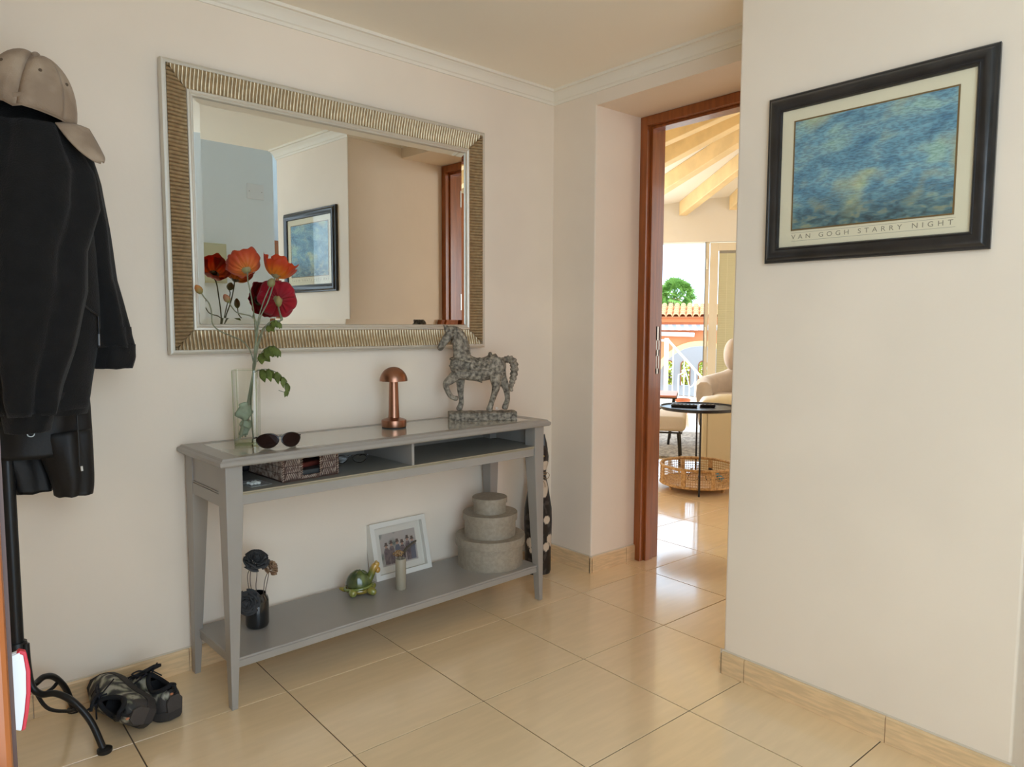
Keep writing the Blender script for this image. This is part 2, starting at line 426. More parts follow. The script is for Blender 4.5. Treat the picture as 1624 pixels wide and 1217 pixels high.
def framed_print():
    t = thing('framed_print', 'large framed blue print with cream mat and black wooden frame on the right wall', 'picture', (.379, -1.474, 1.556), -PI/2)
    hw, hh = .2945, .239
    fm = mat('black_frame_wood', (34, 32, 32), .32, var=.3, scale=14, stretch=(1, 1, 1), coat=.15)
    bm = NB(); rings = []
    for d, h in ((.001, .001), (0, .012), (.003, .016), (.008, .017), (.011, .0215), (.017, .0255), (.024, .0262), (.031, .024), (.035, .020), (.0375, .0195), (.039, .021), (.042, .0205), (.0448, .016), (.0448, .011)):
        rings.append([Vector((sx*(hw-d), -h, sz*(hh-d))) for sx, sz in ((-1, -1), (1, -1), (1, 1), (-1, 1))])
    loft(bm, rings, caps=False); ob('frame', bm, fm, t, smooth=40)
    ob('mat_board', bx(-.256, .256, -.011, -.001, -.2, .2), mat('cream_mat_board', (236, 226, 198), .8), t)
    ob('print', bx(-.2095, .2095, -.0122, -.0112, -.145, .158), print_material(), t)
    bm = NB(); rings = []
    for d, h in ((-.004, .0111), (-.004, .0128), (0, .0128), (0, .0111)): rings.append([Vector((sx*(.2095-d), -h, .0065+sz*(.1515-d))) for sx, sz in ((-1, -1), (1, -1), (1, 1), (-1, 1))])
    loft(bm, rings, caps=False); ob('gold_fillet', bm, mat('dull_gold', (132, 106, 66), .5, .4), t)
    cu = bpy.data.curves.new('caption', 'FONT'); cu.body = 'VAN GOGH STARRY NIGHT'; cu.size = .0175; cu.space_character = 1.0; cu.space_word = 1.1; cu.extrude = .0001
    o = bpy.data.objects.new('caption', cu); C.objects.link(o); bpy.context.view_layer.update()
    wd = o.dimensions.x
    cu.space_character = 1.0+(.424-wd)/(.0125*20)*.98
    bpy.context.view_layer.update(); k = .424/max(.01, o.dimensions.x); 
    cap_m = mat('grey_caption_ink', (146, 136, 112), .8); cu.materials.append(cap_m)
    me = bpy.data.meshes.new_from_object(o.evaluated_get(bpy.context.evaluated_depsgraph_get())); C.objects.unlink(o); bpy.data.objects.remove(o)
    o = bpy.data.objects.new('caption', me); C.objects.link(o); o.parent = t; o['kind'] = 'stuff'; o.rotation_euler = (PI/2, 0, 0); o.location = (-.212, -.0113, -.173); o.scale = (k, 1.05, 1)
    bm = NB()
    for z in (-.156, -.179): box(bm, -.212, .217, -.0113, -.0111, z, z+.0007)
    ob('caption_rule', bm, cap_m, t)
    ob('pane', bx(-.25, .25, -.0155, -.0145, -.1945, .1945), pane_m, t)
framed_print()

# ---------------------------------------------------------------- console table (front-left corner of the top is the local origin, x right, y to the wall)
TBX, TBY, TW, TD = -.9733, -.3709, 1.3295, .3645
def TP(a, b, z=0): return wf(a, b, z)       # back-wall frame point
grey = mat('grey_lacquer', (157, 151, 143), .33, var=.03, scale=6, stretch=(1, 1, 1), coat=.1)
def console():
    t = thing('console_table', 'grey painted console table with tapered legs standing under the mirror', 'table', wf(TBX, TBY), AW)
    # top: moulded edge around a glass panel
    bm = NB(); o = (.067, .056)
    def rect(i, z): return [Vector((i, i, z)), Vector((TW-i, i, z)), Vector((TW-i, TD-i, z)), Vector((i, TD-i, z))]
    def inner(z): return [Vector((.062, .048, z)), Vector((TW-.062, .048, z)), Vector((TW-.062, TD-.050, z)), Vector((.062, TD-.050, z))]
    loft(bm, [inner(.724), rect(.012, .724), rect(.006, .7245), rect(.001, .729), rect(0, .732), rect(0, .739), rect(.002, .7415), rect(.007, .744), rect(.010, .7485), rect(.0125, .75), inner(.75)], loop=True, caps=False)
    ob('tabletop_frame', bm, grey, t, smooth=28)
    tg = mat('glass_over_grey', (184, 182, 170), .06, coat=.6, spec=.7)
    ob('glass_panel', bx(.0635, TW-.0635, .0495, TD-.0515, .726, .7496), tg, t, bevel=.001)
    # legs, outer faces straight, inner faces tapering below the apron
    def leg(sx, sy):
        bm = NB(); x0 = .021 if sx < 0 else TW-.021; y0 = .020 if sy < 0 else TD-.012
        def ring(w, d, z): return [Vector((x0+a*(-sx)*w, y0+b*(-sy)*d, z)) for a, b in ((0, 0), (1, 0), (1, 1), (0, 1))]
        loft(bm, [ring(.0185, .028, .0), ring(.050, .058, .600), ring(.050, .058, .724)])
        ob('leg', bm, grey, t, bevel=.002)
    for sx in (-1, 1):
        for sy in (-1, 1): leg(sx, sy)
    # lower shelf with a rounded lip
    bm = NB(); box(bm, .036, TW-.036, .030, TD-.018, .141, .149); box(bm, .038, TW-.038, .0335, TD-.022, .117, .1405)
    ob('shelf', bm, grey, t, bevel=.003)
    # cubby shelf, apron, divider, sides, back
    trim = mat('beige_edge_strip', (158, 148, 124), .5)
    ob('cubby_shelf', bx(.030, TW-.030, .026, TD-.02, .637, .645), mat('grey_cubby_shelf', (134, 132, 124), .38), t)
    ob('edge_strip', box(bx(.071, TW-.071, .0225, .0262, .6405, .6455), .071, TW-.071, .0235, .0262, .6345, .6395), trim, t, bevel=.001)
    ob('apron', bx(.071, TW-.071, .026, .044, .606, .6368), grey, t, bevel=.001)
    ob('divider', bx(TW/2+.002, TW/2+.012, .026, TD-.022, .645, .724), grey, t)
    for x in (.026, TW-.036): 
        ob('side_panel', bx(x, x+.010, .07, TD-.06, .600, .724), grey, t)
    for x0, x1 in ((.0225, .026), (TW-.026, TW-.0225)):
        ob('side_rail', box(bx(x0, x1, .078, TD-.07, .600, .636), x0, x1, .078, TD-.07, .6385, .642), grey, t, bevel=.001)
    ob('back_panel', bx(.071, TW-.071, TD-.022, TD-.014, .600, .724), grey, t)
console()
# ---------------------------------------------------------------- things on the console table
def horse():
    t = thing('horse_figurine', 'weathered grey carved horse with saddle and raised foreleg on a wooden block', 'figurine', TP(.1430, -.192, .75), AW-rad(33.3))
    m = mat('weathered_grey_wood', (86, 78, 67), .75, rgb2=(170, 158, 140), scale=75, lo=.36, hi=.66, bump=.7, bscale=90, detail=6)
    K = 2834.0
    def H(cx, cy, r, y=0): return ((cx-550)/K, y, (1135-cy)/K, r/K*1.16)
    V, E, R = chain(
        [H(640, 552, 118), H(530, 565, 122), H(420, 555, 120), H(310, 525, 112), H(225, 512, 84), H(178, 510, 46)],
        [H(640, 552, 118), H(715, 512, 118), H(780, 500, 90), H(822, 505, 40)],
        [H(310, 525, 112), H(300, 410, 88), H(292, 310, 72), H(272, 215, 66), H(222, 142, 60), H(165, 180, 52), H(122, 235, 40), H(85, 295, 34), H(58, 348, 31)],
        [H(310, 525, 112), H(250, 605, 62, -.022), H(205, 655, 50, -.024), H(122, 718, 38, -.025), H(148, 790, 28, -.025), H(185, 858, 27, -.025), H(225, 876, 25, -.025), H(272, 882, 32, -.025)],
        [H(310, 525, 112), H(305, 630, 58, .022), H(306, 720, 42, .022), H(305, 800, 36, .022), H(312, 890, 26, .022), H(320, 940, 28, .022), H(298, 992, 31, .022), H(284, 1040, 38, .022)],
        [H(715, 512, 118), H(702, 585, 92, -.014), H(690, 640, 70, -.023), H(705, 740, 48, -.023), H(676, 845, 32, -.023), H(645, 935, 28, -.023), H(630, 985, 31, -.023), H(614, 1040, 38, -.023)],
        [H(715, 512, 118), H(738, 585, 88, .014), H(765, 645, 62, .022), H(832, 768, 40, .022), H(846, 850, 28, .022), H(852, 922, 27, .022), H(826, 978, 31, .022), H(812, 1036, 38, .022)])
    b = skin('body', V, E, R, m, t, 2)
    for v in b.data.vertices:
        q_ = min(1, max(0, (v.co.z-.11)/.09)); v.co.y *= 1-.28*q_*q_*(3-2*q_)
        v.co.z = max(v.co.z, .0345)
    mn = NB()
    pts = [H(140, 95, 1), H(185, 88, 1), H(235, 85, 1), H(300, 112, 1), H(345, 170, 1), H(375, 250, 1), H(392, 330, 1), H(400, 400, 1)]
    for side in (-1, 1):
        ps = spline([(a[0]-.006, side*.007, a[2]-.006) for a in pts], 5); tube(mn, ps, [.008+.003*abs(math.sin(i*1.3)) for i in range(len(ps))], 8)
    ps = spline([(a[0]-.004, 0, a[2]-.004) for a in pts], 5); tube(mn, ps, [.009+.003*abs(math.sin(i*1.1)) for i in range(len(ps))], 8)
    ob('mane', mn, m, t, smooth=60)
    for s in (-1, 1):
        ear = NB(); p = H(160 if s < 0 else 175, 118, 1); q = H(108 if s < 0 else 150, 58, 1)
        tube(ear, [(p[0], s*.011, p[2]), ((p[0]+q[0])/2-.001, s*.013, (p[2]+q[2])/2), (q[0], s*.014, q[2])], [.006, .0065, .001], 6); ob('ear', ear, m, t, smooth=60)
    tl = NB(); ps = spline([H(740, 470, 1)[:3], H(800, 452, 1)[:3], H(845, 445, 1)[:3], H(895, 462, 1)[:3], H(918, 530, 1)[:3], H(912, 620, 1)[:3], H(895, 700, 1)[:3], H(880, 765, 1)[:3], H(892, 815, 1)[:3]], 5)
    n = len(ps); rr = [.008+.010*math.sin(PI*min(1, i/n*1.15))**.8 for i in range(n)]; rr[-1] = .002
    tube(tl, ps, [r*(.9+.16*math.sin(i*2.1)) for i, r in enumerate(rr)], 10); ob('tail', tl, m, t, smooth=60)
    # saddle cloth and saddle wrap the barrel
    sd = NB()
    def sad(u, v):
        cx = 408+232*u; a = rad(-100+200*v); up = math.cos(a); sx = math.sin(a)
        top = 118+10*math.cos(u*PI*2)+(26*max(0, u-.75)*4 if True else 0)+(14*max(0, .2-u)*5)
        rz = top if up > 0 else 106
        rel = .0016*math.sin(u*34)*math.sin(v*40)
        return Vector(((cx-550)/K, (.0385+rel)*sx, (1135-545)/K+(rz/K+rel)*up))
    grid(sd, sad, 24, 36); ob('saddle', sd, m, t, smooth=50, solid=.004)
    for nm, pts in (('saddle_trim', [sad(0, j/24) for j in range(25)]), ('saddle_trim', [sad(1, j/24) for j in range(25)]), ('saddle_trim', [sad(i/16, .04) for i in range(17)]), ('saddle_trim', [sad(i/16, .96) for i in range(17)])):
        ob(nm, tube(NB(), pts, .0034, 6), m, t, smooth=60)
    rs = NB()
    for uu in range(4):
        for vv in (.10, .17, .24, .31):
            for v2 in (vv, 1-vv): ball(rs, sad(.16+.22*uu+.06*(int(vv*100) % 2), v2), .0062+.002*((uu+int(vv*100)) % 2), seg=8, rings=6)
    ob('carved_rosettes', rs, m, t, smooth=180, kind='stuff')
    ct = NB(); ps = [Vector(((632+8*math.cos(a)-550)/K, .030*math.sin(a), (1135-500+(118*math.cos(a)))/K)) for a in [rad(-70+14*i) for i in range(11)]]
    tube(ct, ps, [.004+.004*math.sin(PI*i/10) for i in range(11)], 8); ob('cantle', ct, m, t, smooth=60)
    for pts, r, lp in ((((420, 470, -.98), (300, 440, -1.02), (225, 430, -.72), (188, 440, 0), (225, 430, .72), (300, 440, 1.02), (420, 470, .98)), .004, False), (((420, 565, -1.0), (300, 565, -1.02), (215, 530, -.74), (180, 515, 0), (215, 530, .74), (300, 565, 1.02), (420, 565, 1.0)), .004, False), (((215, 85, 0), (222, 160, -.78), (212, 235, -.85), (196, 262, 0), (212, 235, .85), (222, 160, .78)), .0032, True)):
        st = NB(); ps = [Vector((H(x, y, 0)[0], .040*q, H(x, y, 0)[2])) for x, y, q in pts]
        tube(st, ps if lp else spline(ps, 4), r, 6, loop=lp); ob('strap', st, m, t, smooth=60)
    bs = NB(); rings = []
    for i in range(25):
        u = -.1355+.271*i/24; k = .0012*math.sin(i*1.7)+.0008*math.sin(i*4.1)
        rings.append([Vector((u, -.0375+k, 0)), Vector((u, .0375, 0)), Vector((u, .0375-k, .033)), Vector((u, .030, .0345+k)), Vector((u, -.030, .035+k)), Vector((u, -.0385-k, .0305)), Vector((u, -.0350+k, .020)), Vector((u, -.0390-k, .013))])
    loft(bs, rings); ob('block', bs, m, t, smooth=40)
    rg = NB(); c = H(710, 1005, 0); tube(rg, [(c[0]+.0045*math.cos(a*PI/5), -.02, c[2]+.001+.0045*math.sin(a*PI/5)) for a in range(10)], .0009, 6, loop=True); ob('wire_ring', rg, steel_m, t, smooth=60)
horse()

def copper_lamp():
    t = thing('table_lamp', 'small copper mushroom table lamp with a domed shade on the console table', 'lamp', TP(-.243, -.139, .75), AW)
    cm = mat('brushed_copper', (160, 116, 94), .3, 1, var=.06, scale=5, stretch=(1, 1, .1))
    ob('base', lathe(NB(), [(0, .004), (.0452, .004), (.0462, .007), (.0462, .026), (.0450, .029), (.0195, .0385), (0, .0385)], 48), cm, t, smooth=30)
    ob('foot_pad', lathe(NB(), [(0, 0), (.0445, 0), (.0445, .0042), (0, .0042)], 48), mat('black_rubber', (28, 27, 26), .6), t, smooth=30)
    ob('stem', lathe(NB(), [(0, .038), (.0205, .038), (.0190, .08), (.0172, .14), (.0155, .190), (0, .190)], 40), cm, t, smooth=30)
    dome = [(.0512*math.cos(a), .1735+.0525*math.sin(a)) for a in [PI/2*i/14 for i in range(15)]]
    ob('shade', lathe(NB(), [(0, .180), (.046, .1765), (.0495, .1735)]+dome, 48), cm, t, smooth=40)
copper_lamp()

# ---- glass vase and artificial poppies
VX, VY, VROT = -.800, -.145, -rad(20)
def vase():
    t = thing('glass_vase', 'tall square clear glass vase holding artificial poppies on the console table', 'vase', TP(VX, VY, .75), AW-rad(32))
    gm = pane_mat('vase_glass', (254, 255, 254), .75)
    ge = pane_mat('vase_glass_edge', (236, 242, 226), .8)
    def sq(h, z, r=.006):
        out = []
        for k, (cx, cy) in enumerate(((1, 1), (-1, 1), (-1, -1), (1, -1))):
            for i in range(4):
                a = PI/2*k+PI/2*i/3; out.append(Vector((cx*(h-r)+r*math.cos(a), cy*(h-r)+r*math.sin(a), z)))
        return out
    bm = NB(); loft(bm, [sq(.0350, .001), sq(.0352, .004), sq(.0378, .237)], caps=False); ob('glass_wall', bm, gm, t, smooth=30)
    bm = NB(); loft(bm, [sq(.0318, .012, .004), sq(.0346, .237, .004)], caps=False); ob('inner_wall', bm, gm, t, smooth=30)
    bm = NB(); loft(bm, [sq(.0378, .237), sq(.0376, .2385), sq(.0348, .2385, .004), sq(.0346, .237, .004)], caps=False); ob('rim', bm, ge, t, smooth=30)
    bm = NB(); loft(bm, [sq(.0345, 0), sq(.0350, .001), sq(.0350, .003), sq(.0345, .011)]); ob('glass_base', bm, ge, t, smooth=30)
    for k in range(4):
        c = (1, 1), (-1, 1), (-1, -1), (1, -1)
        bm = NB(); tube(bm, [(c[k][0]*.0336, c[k][1]*.0336, .012), (c[k][0]*.0362, c[k][1]*.0362, .236)], .0013, 6); ob('corner', bm, ge, t, smooth=60)
vase()
PX = 498.0
def fp(x, y, d=0): return Vector(((x-392.5)/PX, d, (703.5-y)/PX))
stem_m = mat('poppy_stem', (122, 126, 100), .6, var=.12, scale=40)
leaf_m = mat('poppy_leaf', (108, 122, 56), .6, var=.2, scale=50)
calyx_m = mat('poppy_pod', (130, 126, 84), .6, rgb2=(150, 120, 92), scale=35)
petal_m = mat('poppy_petal', (230, 120, 50), .55, attr='tint', sheen=.2)
VBASE = TP(VX, VY, .75)
def translucent(m, f=.5):
    nt = m.node_tree; N = nt.nodes; L = nt.links; b = N['Principled BSDF']; out = N['Material Output']
    tr = N.new('ShaderNodeBsdfTranslucent'); mx = N.new('ShaderNodeMixShader'); mx.inputs[0].default_value = f
    L.new(b.inputs['Base Color'].links[0].from_socket, tr.inputs[0]); L.new(b.outputs[0], mx.inputs[1]); L.new(tr.outputs[0], mx.inputs[2]); L.new(mx.outputs[0], out.inputs[0])
translucent(petal_m); translucent(leaf_m, .3)
def axes(ax):
    z = Vector(ax).normalized(); x = z.orthogonal().normalized(); y = z.cross(x); return Matrix((x, y, z)).transposed()
def mixc(a, b, k): return tuple(a[i]+(b[i]-a[i])*k for i in range(3))
def stem_pts(pts): return spline(pts, 5)
INV = [(405, 585, .0), (402, 600, .0), (391, 648, .004), (383, 692, .004)]
def stem(t, pts, tail, r=.0022):
    ps = spline(list(pts)+list(tail), 5); ob('stem', tube(NB(), ps, r, 6), stem_m, t, smooth=60)
def tails(k):
    rnd = random.Random(k); ex = rnd.uniform(378, 402); ey = rnd.uniform(688, 695); mid = (402+ex)/2+rnd.uniform(-3, 3)
    return [fp(405+rnd.uniform(-2, 2), 580, rnd.uniform(-.004, .006)), fp(402.5+rnd.uniform(-1.5, 1.5), 598, rnd.uniform(-.006, .004)), fp(mid, 645, rnd.uniform(-.008, .008)), fp(ex, ey, rnd.uniform(-.012, .01))]
def petal(t, c, A, ang, R, cup, width, col0, col1, col2, seed):
    """one crinkled petal; c = flower centre, A = axes, cup = how far the bowl closes"""
    rnd = random.Random(seed); ph = rnd.uniform(0, 6)
    def P(u, v):
        s = v**.85; th = ang+(u-.5)*width*(.35+.65*math.sqrt(max(.0, v)))
        fr = .16*(1-(2*u-1)**2)
        rr = R*s*(1-.10*(2*u-1)**4-.05*math.sin(u*13+ph)); el = cup*s**1.5
        h = R*(el*s) + R*.10*s*s*math.sin(u*9+ph)+R*.06*s*math.sin(u*25+2*ph)
        rad_ = rr*math.cos(el*.55)
        return c+A @ Vector((rad_*math.cos(th), rad_*math.sin(th), h+.002*math.sin(ang*3)))
    bm = grid(NB(), P, 18, 10); o = ob('petal', bm, petal_m, t, smooth=180, solid=.0006)
    def tint(co):
        k = min(1, (co-c).length/R); n = noise.noise(co*120)*.25
        return mixc(col0, col1, min(1, k*1.6+n)) if k < .6 else mixc(col1, col2, min(1, max(0, (k-.6)*2.4+n)))
    paint(o, tint); return o
def poppy(label, c, ax, R, cup, cols, pts, k, n=5, d_c=0):
    t = thing('artificial_poppy', label, 'flower', VBASE, VROT, 'artificial poppies in the glass vase')
    A = axes(ax); c = Vector(c)
    stem(t, [c-A @ Vector((0, 0, .006))]+pts, tails(k))
    for i in range(n): petal(t, c+A @ Vector((0, 0, .001*(i % 2))), A, 2*PI*i/n+.3*k, R*(1 if i % 2 else .93), cup*(1+.12*(i % 2)), 2.15, *cols, seed=k*10+i)
    cx = NB(); T = Matrix.Translation(c) @ A.to_4x4()
    lathe(cx, [(0, -.007), (.005, -.006), (.012, -.002), (.017, .004), (.016, .0055), (.008, .003), (0, .002)], 12, T); ob('calyx', cx, calyx_m, t, smooth=60)
    ce = NB(); lathe(ce, [(0, .002), (.008, .003), (.009, .010), (.006, .014), (0, .015)], 12, T); ob('seed_head', ce, mat('seed_head', (78, 74, 40), .8), t, smooth=60)
    return t
OR = ((226, 150, 46), (236, 128, 64), (214, 84, 44)); YE = ((238, 172, 30), (236, 136, 28), (216, 72, 24)); RE = ((150, 20, 30), (190, 22, 46), (206, 34, 58))
poppy('large pale orange poppy, middle bloom of the vase', fp(398, 430, -.01), (-.28, .66, .70), .060, .62, OR, [fp(399, 445), fp(402, 462), fp(406, 490), fp(408, 522), fp(407, 555)], 1)
poppy('yellow-orange poppy seen from the side, right of the pale orange bloom', fp(440, 437, .0), (.36, .12, .9), .062, .72, YE, [fp(437, 450), fp(428, 478), fp(416, 503), fp(410, 535), fp(407, 560)], 2)
poppy('crimson red poppy facing the mirror, lowest bloom in the vase', fp(445, 474, .088), (.02, .94, .22), .068, .42, RE, [fp(445.5, 488, .075), fp(448, 507, .055), fp(436, 513, .035), fp(420, 520, .01), fp(409, 552)], 3)
def bud(label, c, ax, L, r, pts, k, tip):
    t = thing('poppy_bud', label, 'flower bud', VBASE, VROT, 'poppy buds in the glass vase')
    A = axes(ax); c = Vector(c); T = Matrix.Translation(c) @ A.to_4x4(); stem(t, [c]+pts, tails(k), .0019)
    p = NB(); lathe(p, [(0, -.001), (r*.55, .003), (r*.95, L*.3), (r, L*.5), (r*.8, L*.75), (r*.35, L*.95), (0, L)], 14, T); o = ob('pod', p, mat('bud_skin', (128, 126, 80), .6, attr='tint'), t, smooth=60)
    paint(o, lambda co: mixc((122, 122, 70), tip, min(1, max(0, (co-c).length/L*1.3-.25+noise.noise(co*90)*.4))))
    return t
bud('green and orange poppy bud farthest left on a long bent stem', fp(332, 467), (-.55, 0, .85), .032, .0115, [fp(335, 472), fp(342, 482), fp(345, 495), fp(346, 513), fp(356, 524), fp(375, 533), fp(390, 541), fp(400, 556)], 11, (196, 120, 60))
bud('pinkish poppy bud on a curved stem left of the vase centre', fp(371, 480), (-.45, .1, .8), .030, .0105, [fp(374, 486), fp(380, 494), fp(389, 497.5), fp(402, 501), fp(410, 511), fp(408, 540)], 12, (176, 104, 84))
bud('fat green poppy pod right under the yellow-orange bloom', fp(431, 455, -.01), (.35, 0, .95), .030, .0125, [fp(428, 462), fp(420, 482), fp(412, 510), fp(408, 545)], 13, (138, 130, 92))
bud('green poppy pod in front of the crimson red bloom', fp(444, 486, .0), (0, -.1, 1), .036, .0105, [fp(446, 496), fp(449, 507, .01), fp(432, 509), (fp(420, 524)), fp(410, 556)], 14, (150, 128, 84))
def lobed_leaf(label, pts, w, k, nl=5):
    """a drooping cut leaf; pts = midrib"""
    t = thing('poppy_leaf', label, 'leaf', VBASE, VROT, 'leaves in the glass vase')
    ps = spline(pts, 6); n = len(ps)
    ob('stalk', tube(NB(), [ps[0]+(ps[0]-ps[1])*.5]+ps[:n], [.0013]*(n//2+1)+[.0009]*(n-n//2), 6), stem_m, t, smooth=60)
    for i in range(nl):
        q = int(n*(.18+.72*i/nl)); q = min(q, n-2); b = ps[q]; d = (ps[q+1]-ps[q]).normalized(); ln = w*(1-.55*i/nl)
        for s in (-1, 1):
            dr = (d*.45+Vector((.22*s, .75*s, -.75))).normalized(); sd = dr.cross(Vector((0, 1, .2))).normalized()
            def P(u, v): 
                wd = .40*ln*math.sin(PI*min(1, .12+.88*v))**.8*(1-.1*math.sin(9*v))
                return b+dr*ln*v+sd*wd*(u-.5)+Vector((0, .003*math.sin(v*3+s), -.10*ln*v*v))
            ob('leaflet', grid(NB(), P, 4, 7), leaf_m, t, smooth=180, solid=.0006)
lobed_leaf('small green cut leaf hanging just above the vase rim', [fp(410, 572), fp(417, 558), fp(425, 550), fp(434, 548), fp(441, 553), fp(444, 563)], .060, 1)
lobed_leaf('long green leaf curling down over the right of the vase rim', [fp(404, 590), fp(413, 586), fp(425, 585), fp(438, 590), fp(449, 600), fp(455, 612), fp(451, 622), fp(441, 619)], .052, 2, 6)
lobed_leaf('green leaf tuft below the crimson poppy', [fp(424, 524), fp(430, 512), fp(437, 507), fp(444, 510), fp(447, 516)], .042, 3, 4)
def wilt():
    t = thing('folded_leaf', 'folded grey-green leaf sunk inside the glass vase', 'leaf', VBASE, VROT, 'leaves in the glass vase')
    sg = mat('sage_leaf', (132, 142, 118), .6, var=.15, scale=60)
    for q, (x, y, w, h) in enumerate(((389, 651, .021, .030), (389, 677, .016, .027))):
        bm = NB(); ball(bm, fp(x, y, .004*q), (w, .011, h), seg=20, rings=14)
        for v in bm.verts: v.co += Vector((1, .6, .5))*(noise.noise(v.co*48)*.016)
        ob('fold', bm, sg, t, smooth=180)
wilt()

def glasses(name, label, loc, rz, dark, open_=True, tilt=0):
    t = thing(name, label, 'glasses', loc, rz)
    fm = mat('tortoise_frame' if dark else 'dark_spectacle_frame', (30, 20, 17) if dark else (44, 36, 32), .25, coat=.3)
    lm = mat('brown_sun_lens', (36, 19, 15), .35, spec=.15) if dark else pane_m
    w, h = (.031, .0245) if dark else (.026, .016)
    z0 = h+.002
    def lens_outline(s, k=1.0):
        out = []
        for i in range(24):
            a = 2*PI*i/24; x = math.cos(a); y = math.sin(a)
            yy = y*h*(1 if y < 0 else .80)*(1-.13*x*s*(1 if y > 0 else -.6)); xx = x*w*(1-.10*(y < 0)*abs(y))
            out.append((s*.035+xx*k, yy*k+z0-.002*0))
        return out
    def wrap(x): return (6.0 if dark else 3.2)*x*x
    for s in (-1, 1):
        o = lens_outline(s, .95); bm = NB(); loft(bm, [[Vector((x, wrap(x)-.0012, z)) for x, z in o], [Vector((x, wrap(x)+.0012, z)) for x, z in o]]); ob('lens', bm, lm, t)
        bm = NB(); tube(bm, [Vector((x, wrap(x), z)) for x, z in lens_outline(s)], .0021 if dark else .0014, 6, loop=True); ob('rim', bm, fm, t, smooth=60)
        ln = .128; bm = NB(); x = s*.0655
        tube(bm, spline([(x, wrap(x), z0+.008), (x+s*.002, .035, z0+.006), (x+s*.001, .085, z0-.004), (x-s*.003, ln, .004)] if open_ else [(x, wrap(x), z0+.006), (x*.9, .022, z0+.004), (x*.2, .026+.006*s, z0), (-x*.75, .024+.004*s, z0-.008)], 5), .0024 if dark else .0016, 6); ob('temple', bm, fm, t, smooth=60)
    bm = NB(); tube(bm, spline([(-.0085, .0003, z0+.008), (0, 0, z0+.011), (.0085, .0003, z0+.008)], 5), .0022, 6); ob('bridge', bm, fm, t, smooth=60)
    return t
glasses('sunglasses', 'dark brown tinted sunglasses lying on the glass top beside the vase', TP(-.758, -.290, .7497), AW-rad(14), True)
glasses('spectacles', 'dark-rimmed clear spectacles on the cubby shelf right of the woven basket', TP(-.452, -.178, .6452), AW-rad(18), False, True)

def woven_basket():
    t = thing('woven_tray', 'brown woven rattan letter tray with a cut-out front on the cubby shelf', 'basket', TP(-.762, -.3135, .645), AW+rad(3))
    dk = mat('dark_rattan', (82, 56, 44), .6, rgb2=(56, 38, 30), scale=90); lt = mat('bleached_rattan', (176, 156, 138), .55, rgb2=(112, 84, 68), scale=70)
    w, d, h = .193, .232, .068
    bm = NB(); box(bm, 0, w, 0, d, 0, .004); ob('bottom', bm, dk, t)
    def panel(name, pts):
        ob(name, prism(NB(), pts, .002, .006, 'y'), dk, t)
    n0, n1, hb = .064, .130, .014
    ob('front_panel', prism(NB(), [(0, .004), (w, .004), (w, h), (n1, h), (n1, hb), (n0, hb), (n0, h), (0, h)], .0025, .0065, 'y'), dk, t)
    ob('back_panel', bx(.0065, w-.0065, d-.0065, d-.0025, .004, h), dk, t)
    for x in (.0025, w-.0065): ob('side_panel', bx(x, x+.004, .0065, d-.0025, .004, h), dk, t)
    bm = NB()
    def strands(P, L, z0, z1, slant):
        k = int(L/.0062)
        for i in range(k+1):
            s = L*i/k; a = min(L, max(0, s+slant*(z1-z0)))
            tube(bm, [P(s, z0), P((s+a)/2, (z0+z1)/2), P(a, z1)], .0016, 5)
    for a, b, z0 in ((.008, n0-.006, .006), (n1+.006, w-.008, .006)):
        for q, zz in enumerate((z0, z0+.0215, z0+.043)): strands(lambda s, z: Vector((a+s, .0012, z)), b-a, zz, zz+.019, .45)
    strands(lambda s, z: Vector((n0+s, .0012, z)), n1-n0, .004, hb-.001, .8)
    for x in (-.0008, w+.0008):
        for q, zz in enumerate((.006, .0275, .049)): strands(lambda s, z: Vector((x, .008+s, z)), d-.016, zz, zz+.019, -.45)
    ob('weave', bm, lt, t, kind='stuff')
    bm = NB()
    for x in (0, w, n0, n1):
        for i in range(9): 
            if x in (n0, n1) and i == 0: continue
            tube(bm, [(x-.003, .0005, .004+i*.0076), (x+.003, .0005, .0085+i*.0076)], .0022, 5)
    ob('corner_binding', bm, lt, t, kind='stuff')
    b = tag(ob('book', bx(-.078, .078, -.1, .1, 0, .022), mat('dark_grey_cover', (58, 60, 60), .5), bevel=.002, loc=TP(-.668, -.192, .6492), rot=(0, 0, AW+rad(3))), 'dark grey notebook lying in the woven tray', 'book')
    w2 = tag(ob('wallet', bx(-.05, .05, -.04, .04, 0, .016), mat('red_brown_leather', (104, 44, 34), .5), bevel=.006, loc=TP(-.650, -.215, .6714), rot=(0, 0, AW+rad(12))), 'red-brown leather wallet on the notebook in the tray', 'wallet')
    sh = NB(); ball(sh, (0, 0, .011), (.017, .013, .011)); tag(ob('seashell', sh, mat('pale_shell', (206, 170, 140), .5), loc=TP(-.706, -.262, .6712), smooth=180), 'pale pinkish shell beside the wallet in the tray', 'shell')
woven_basket()
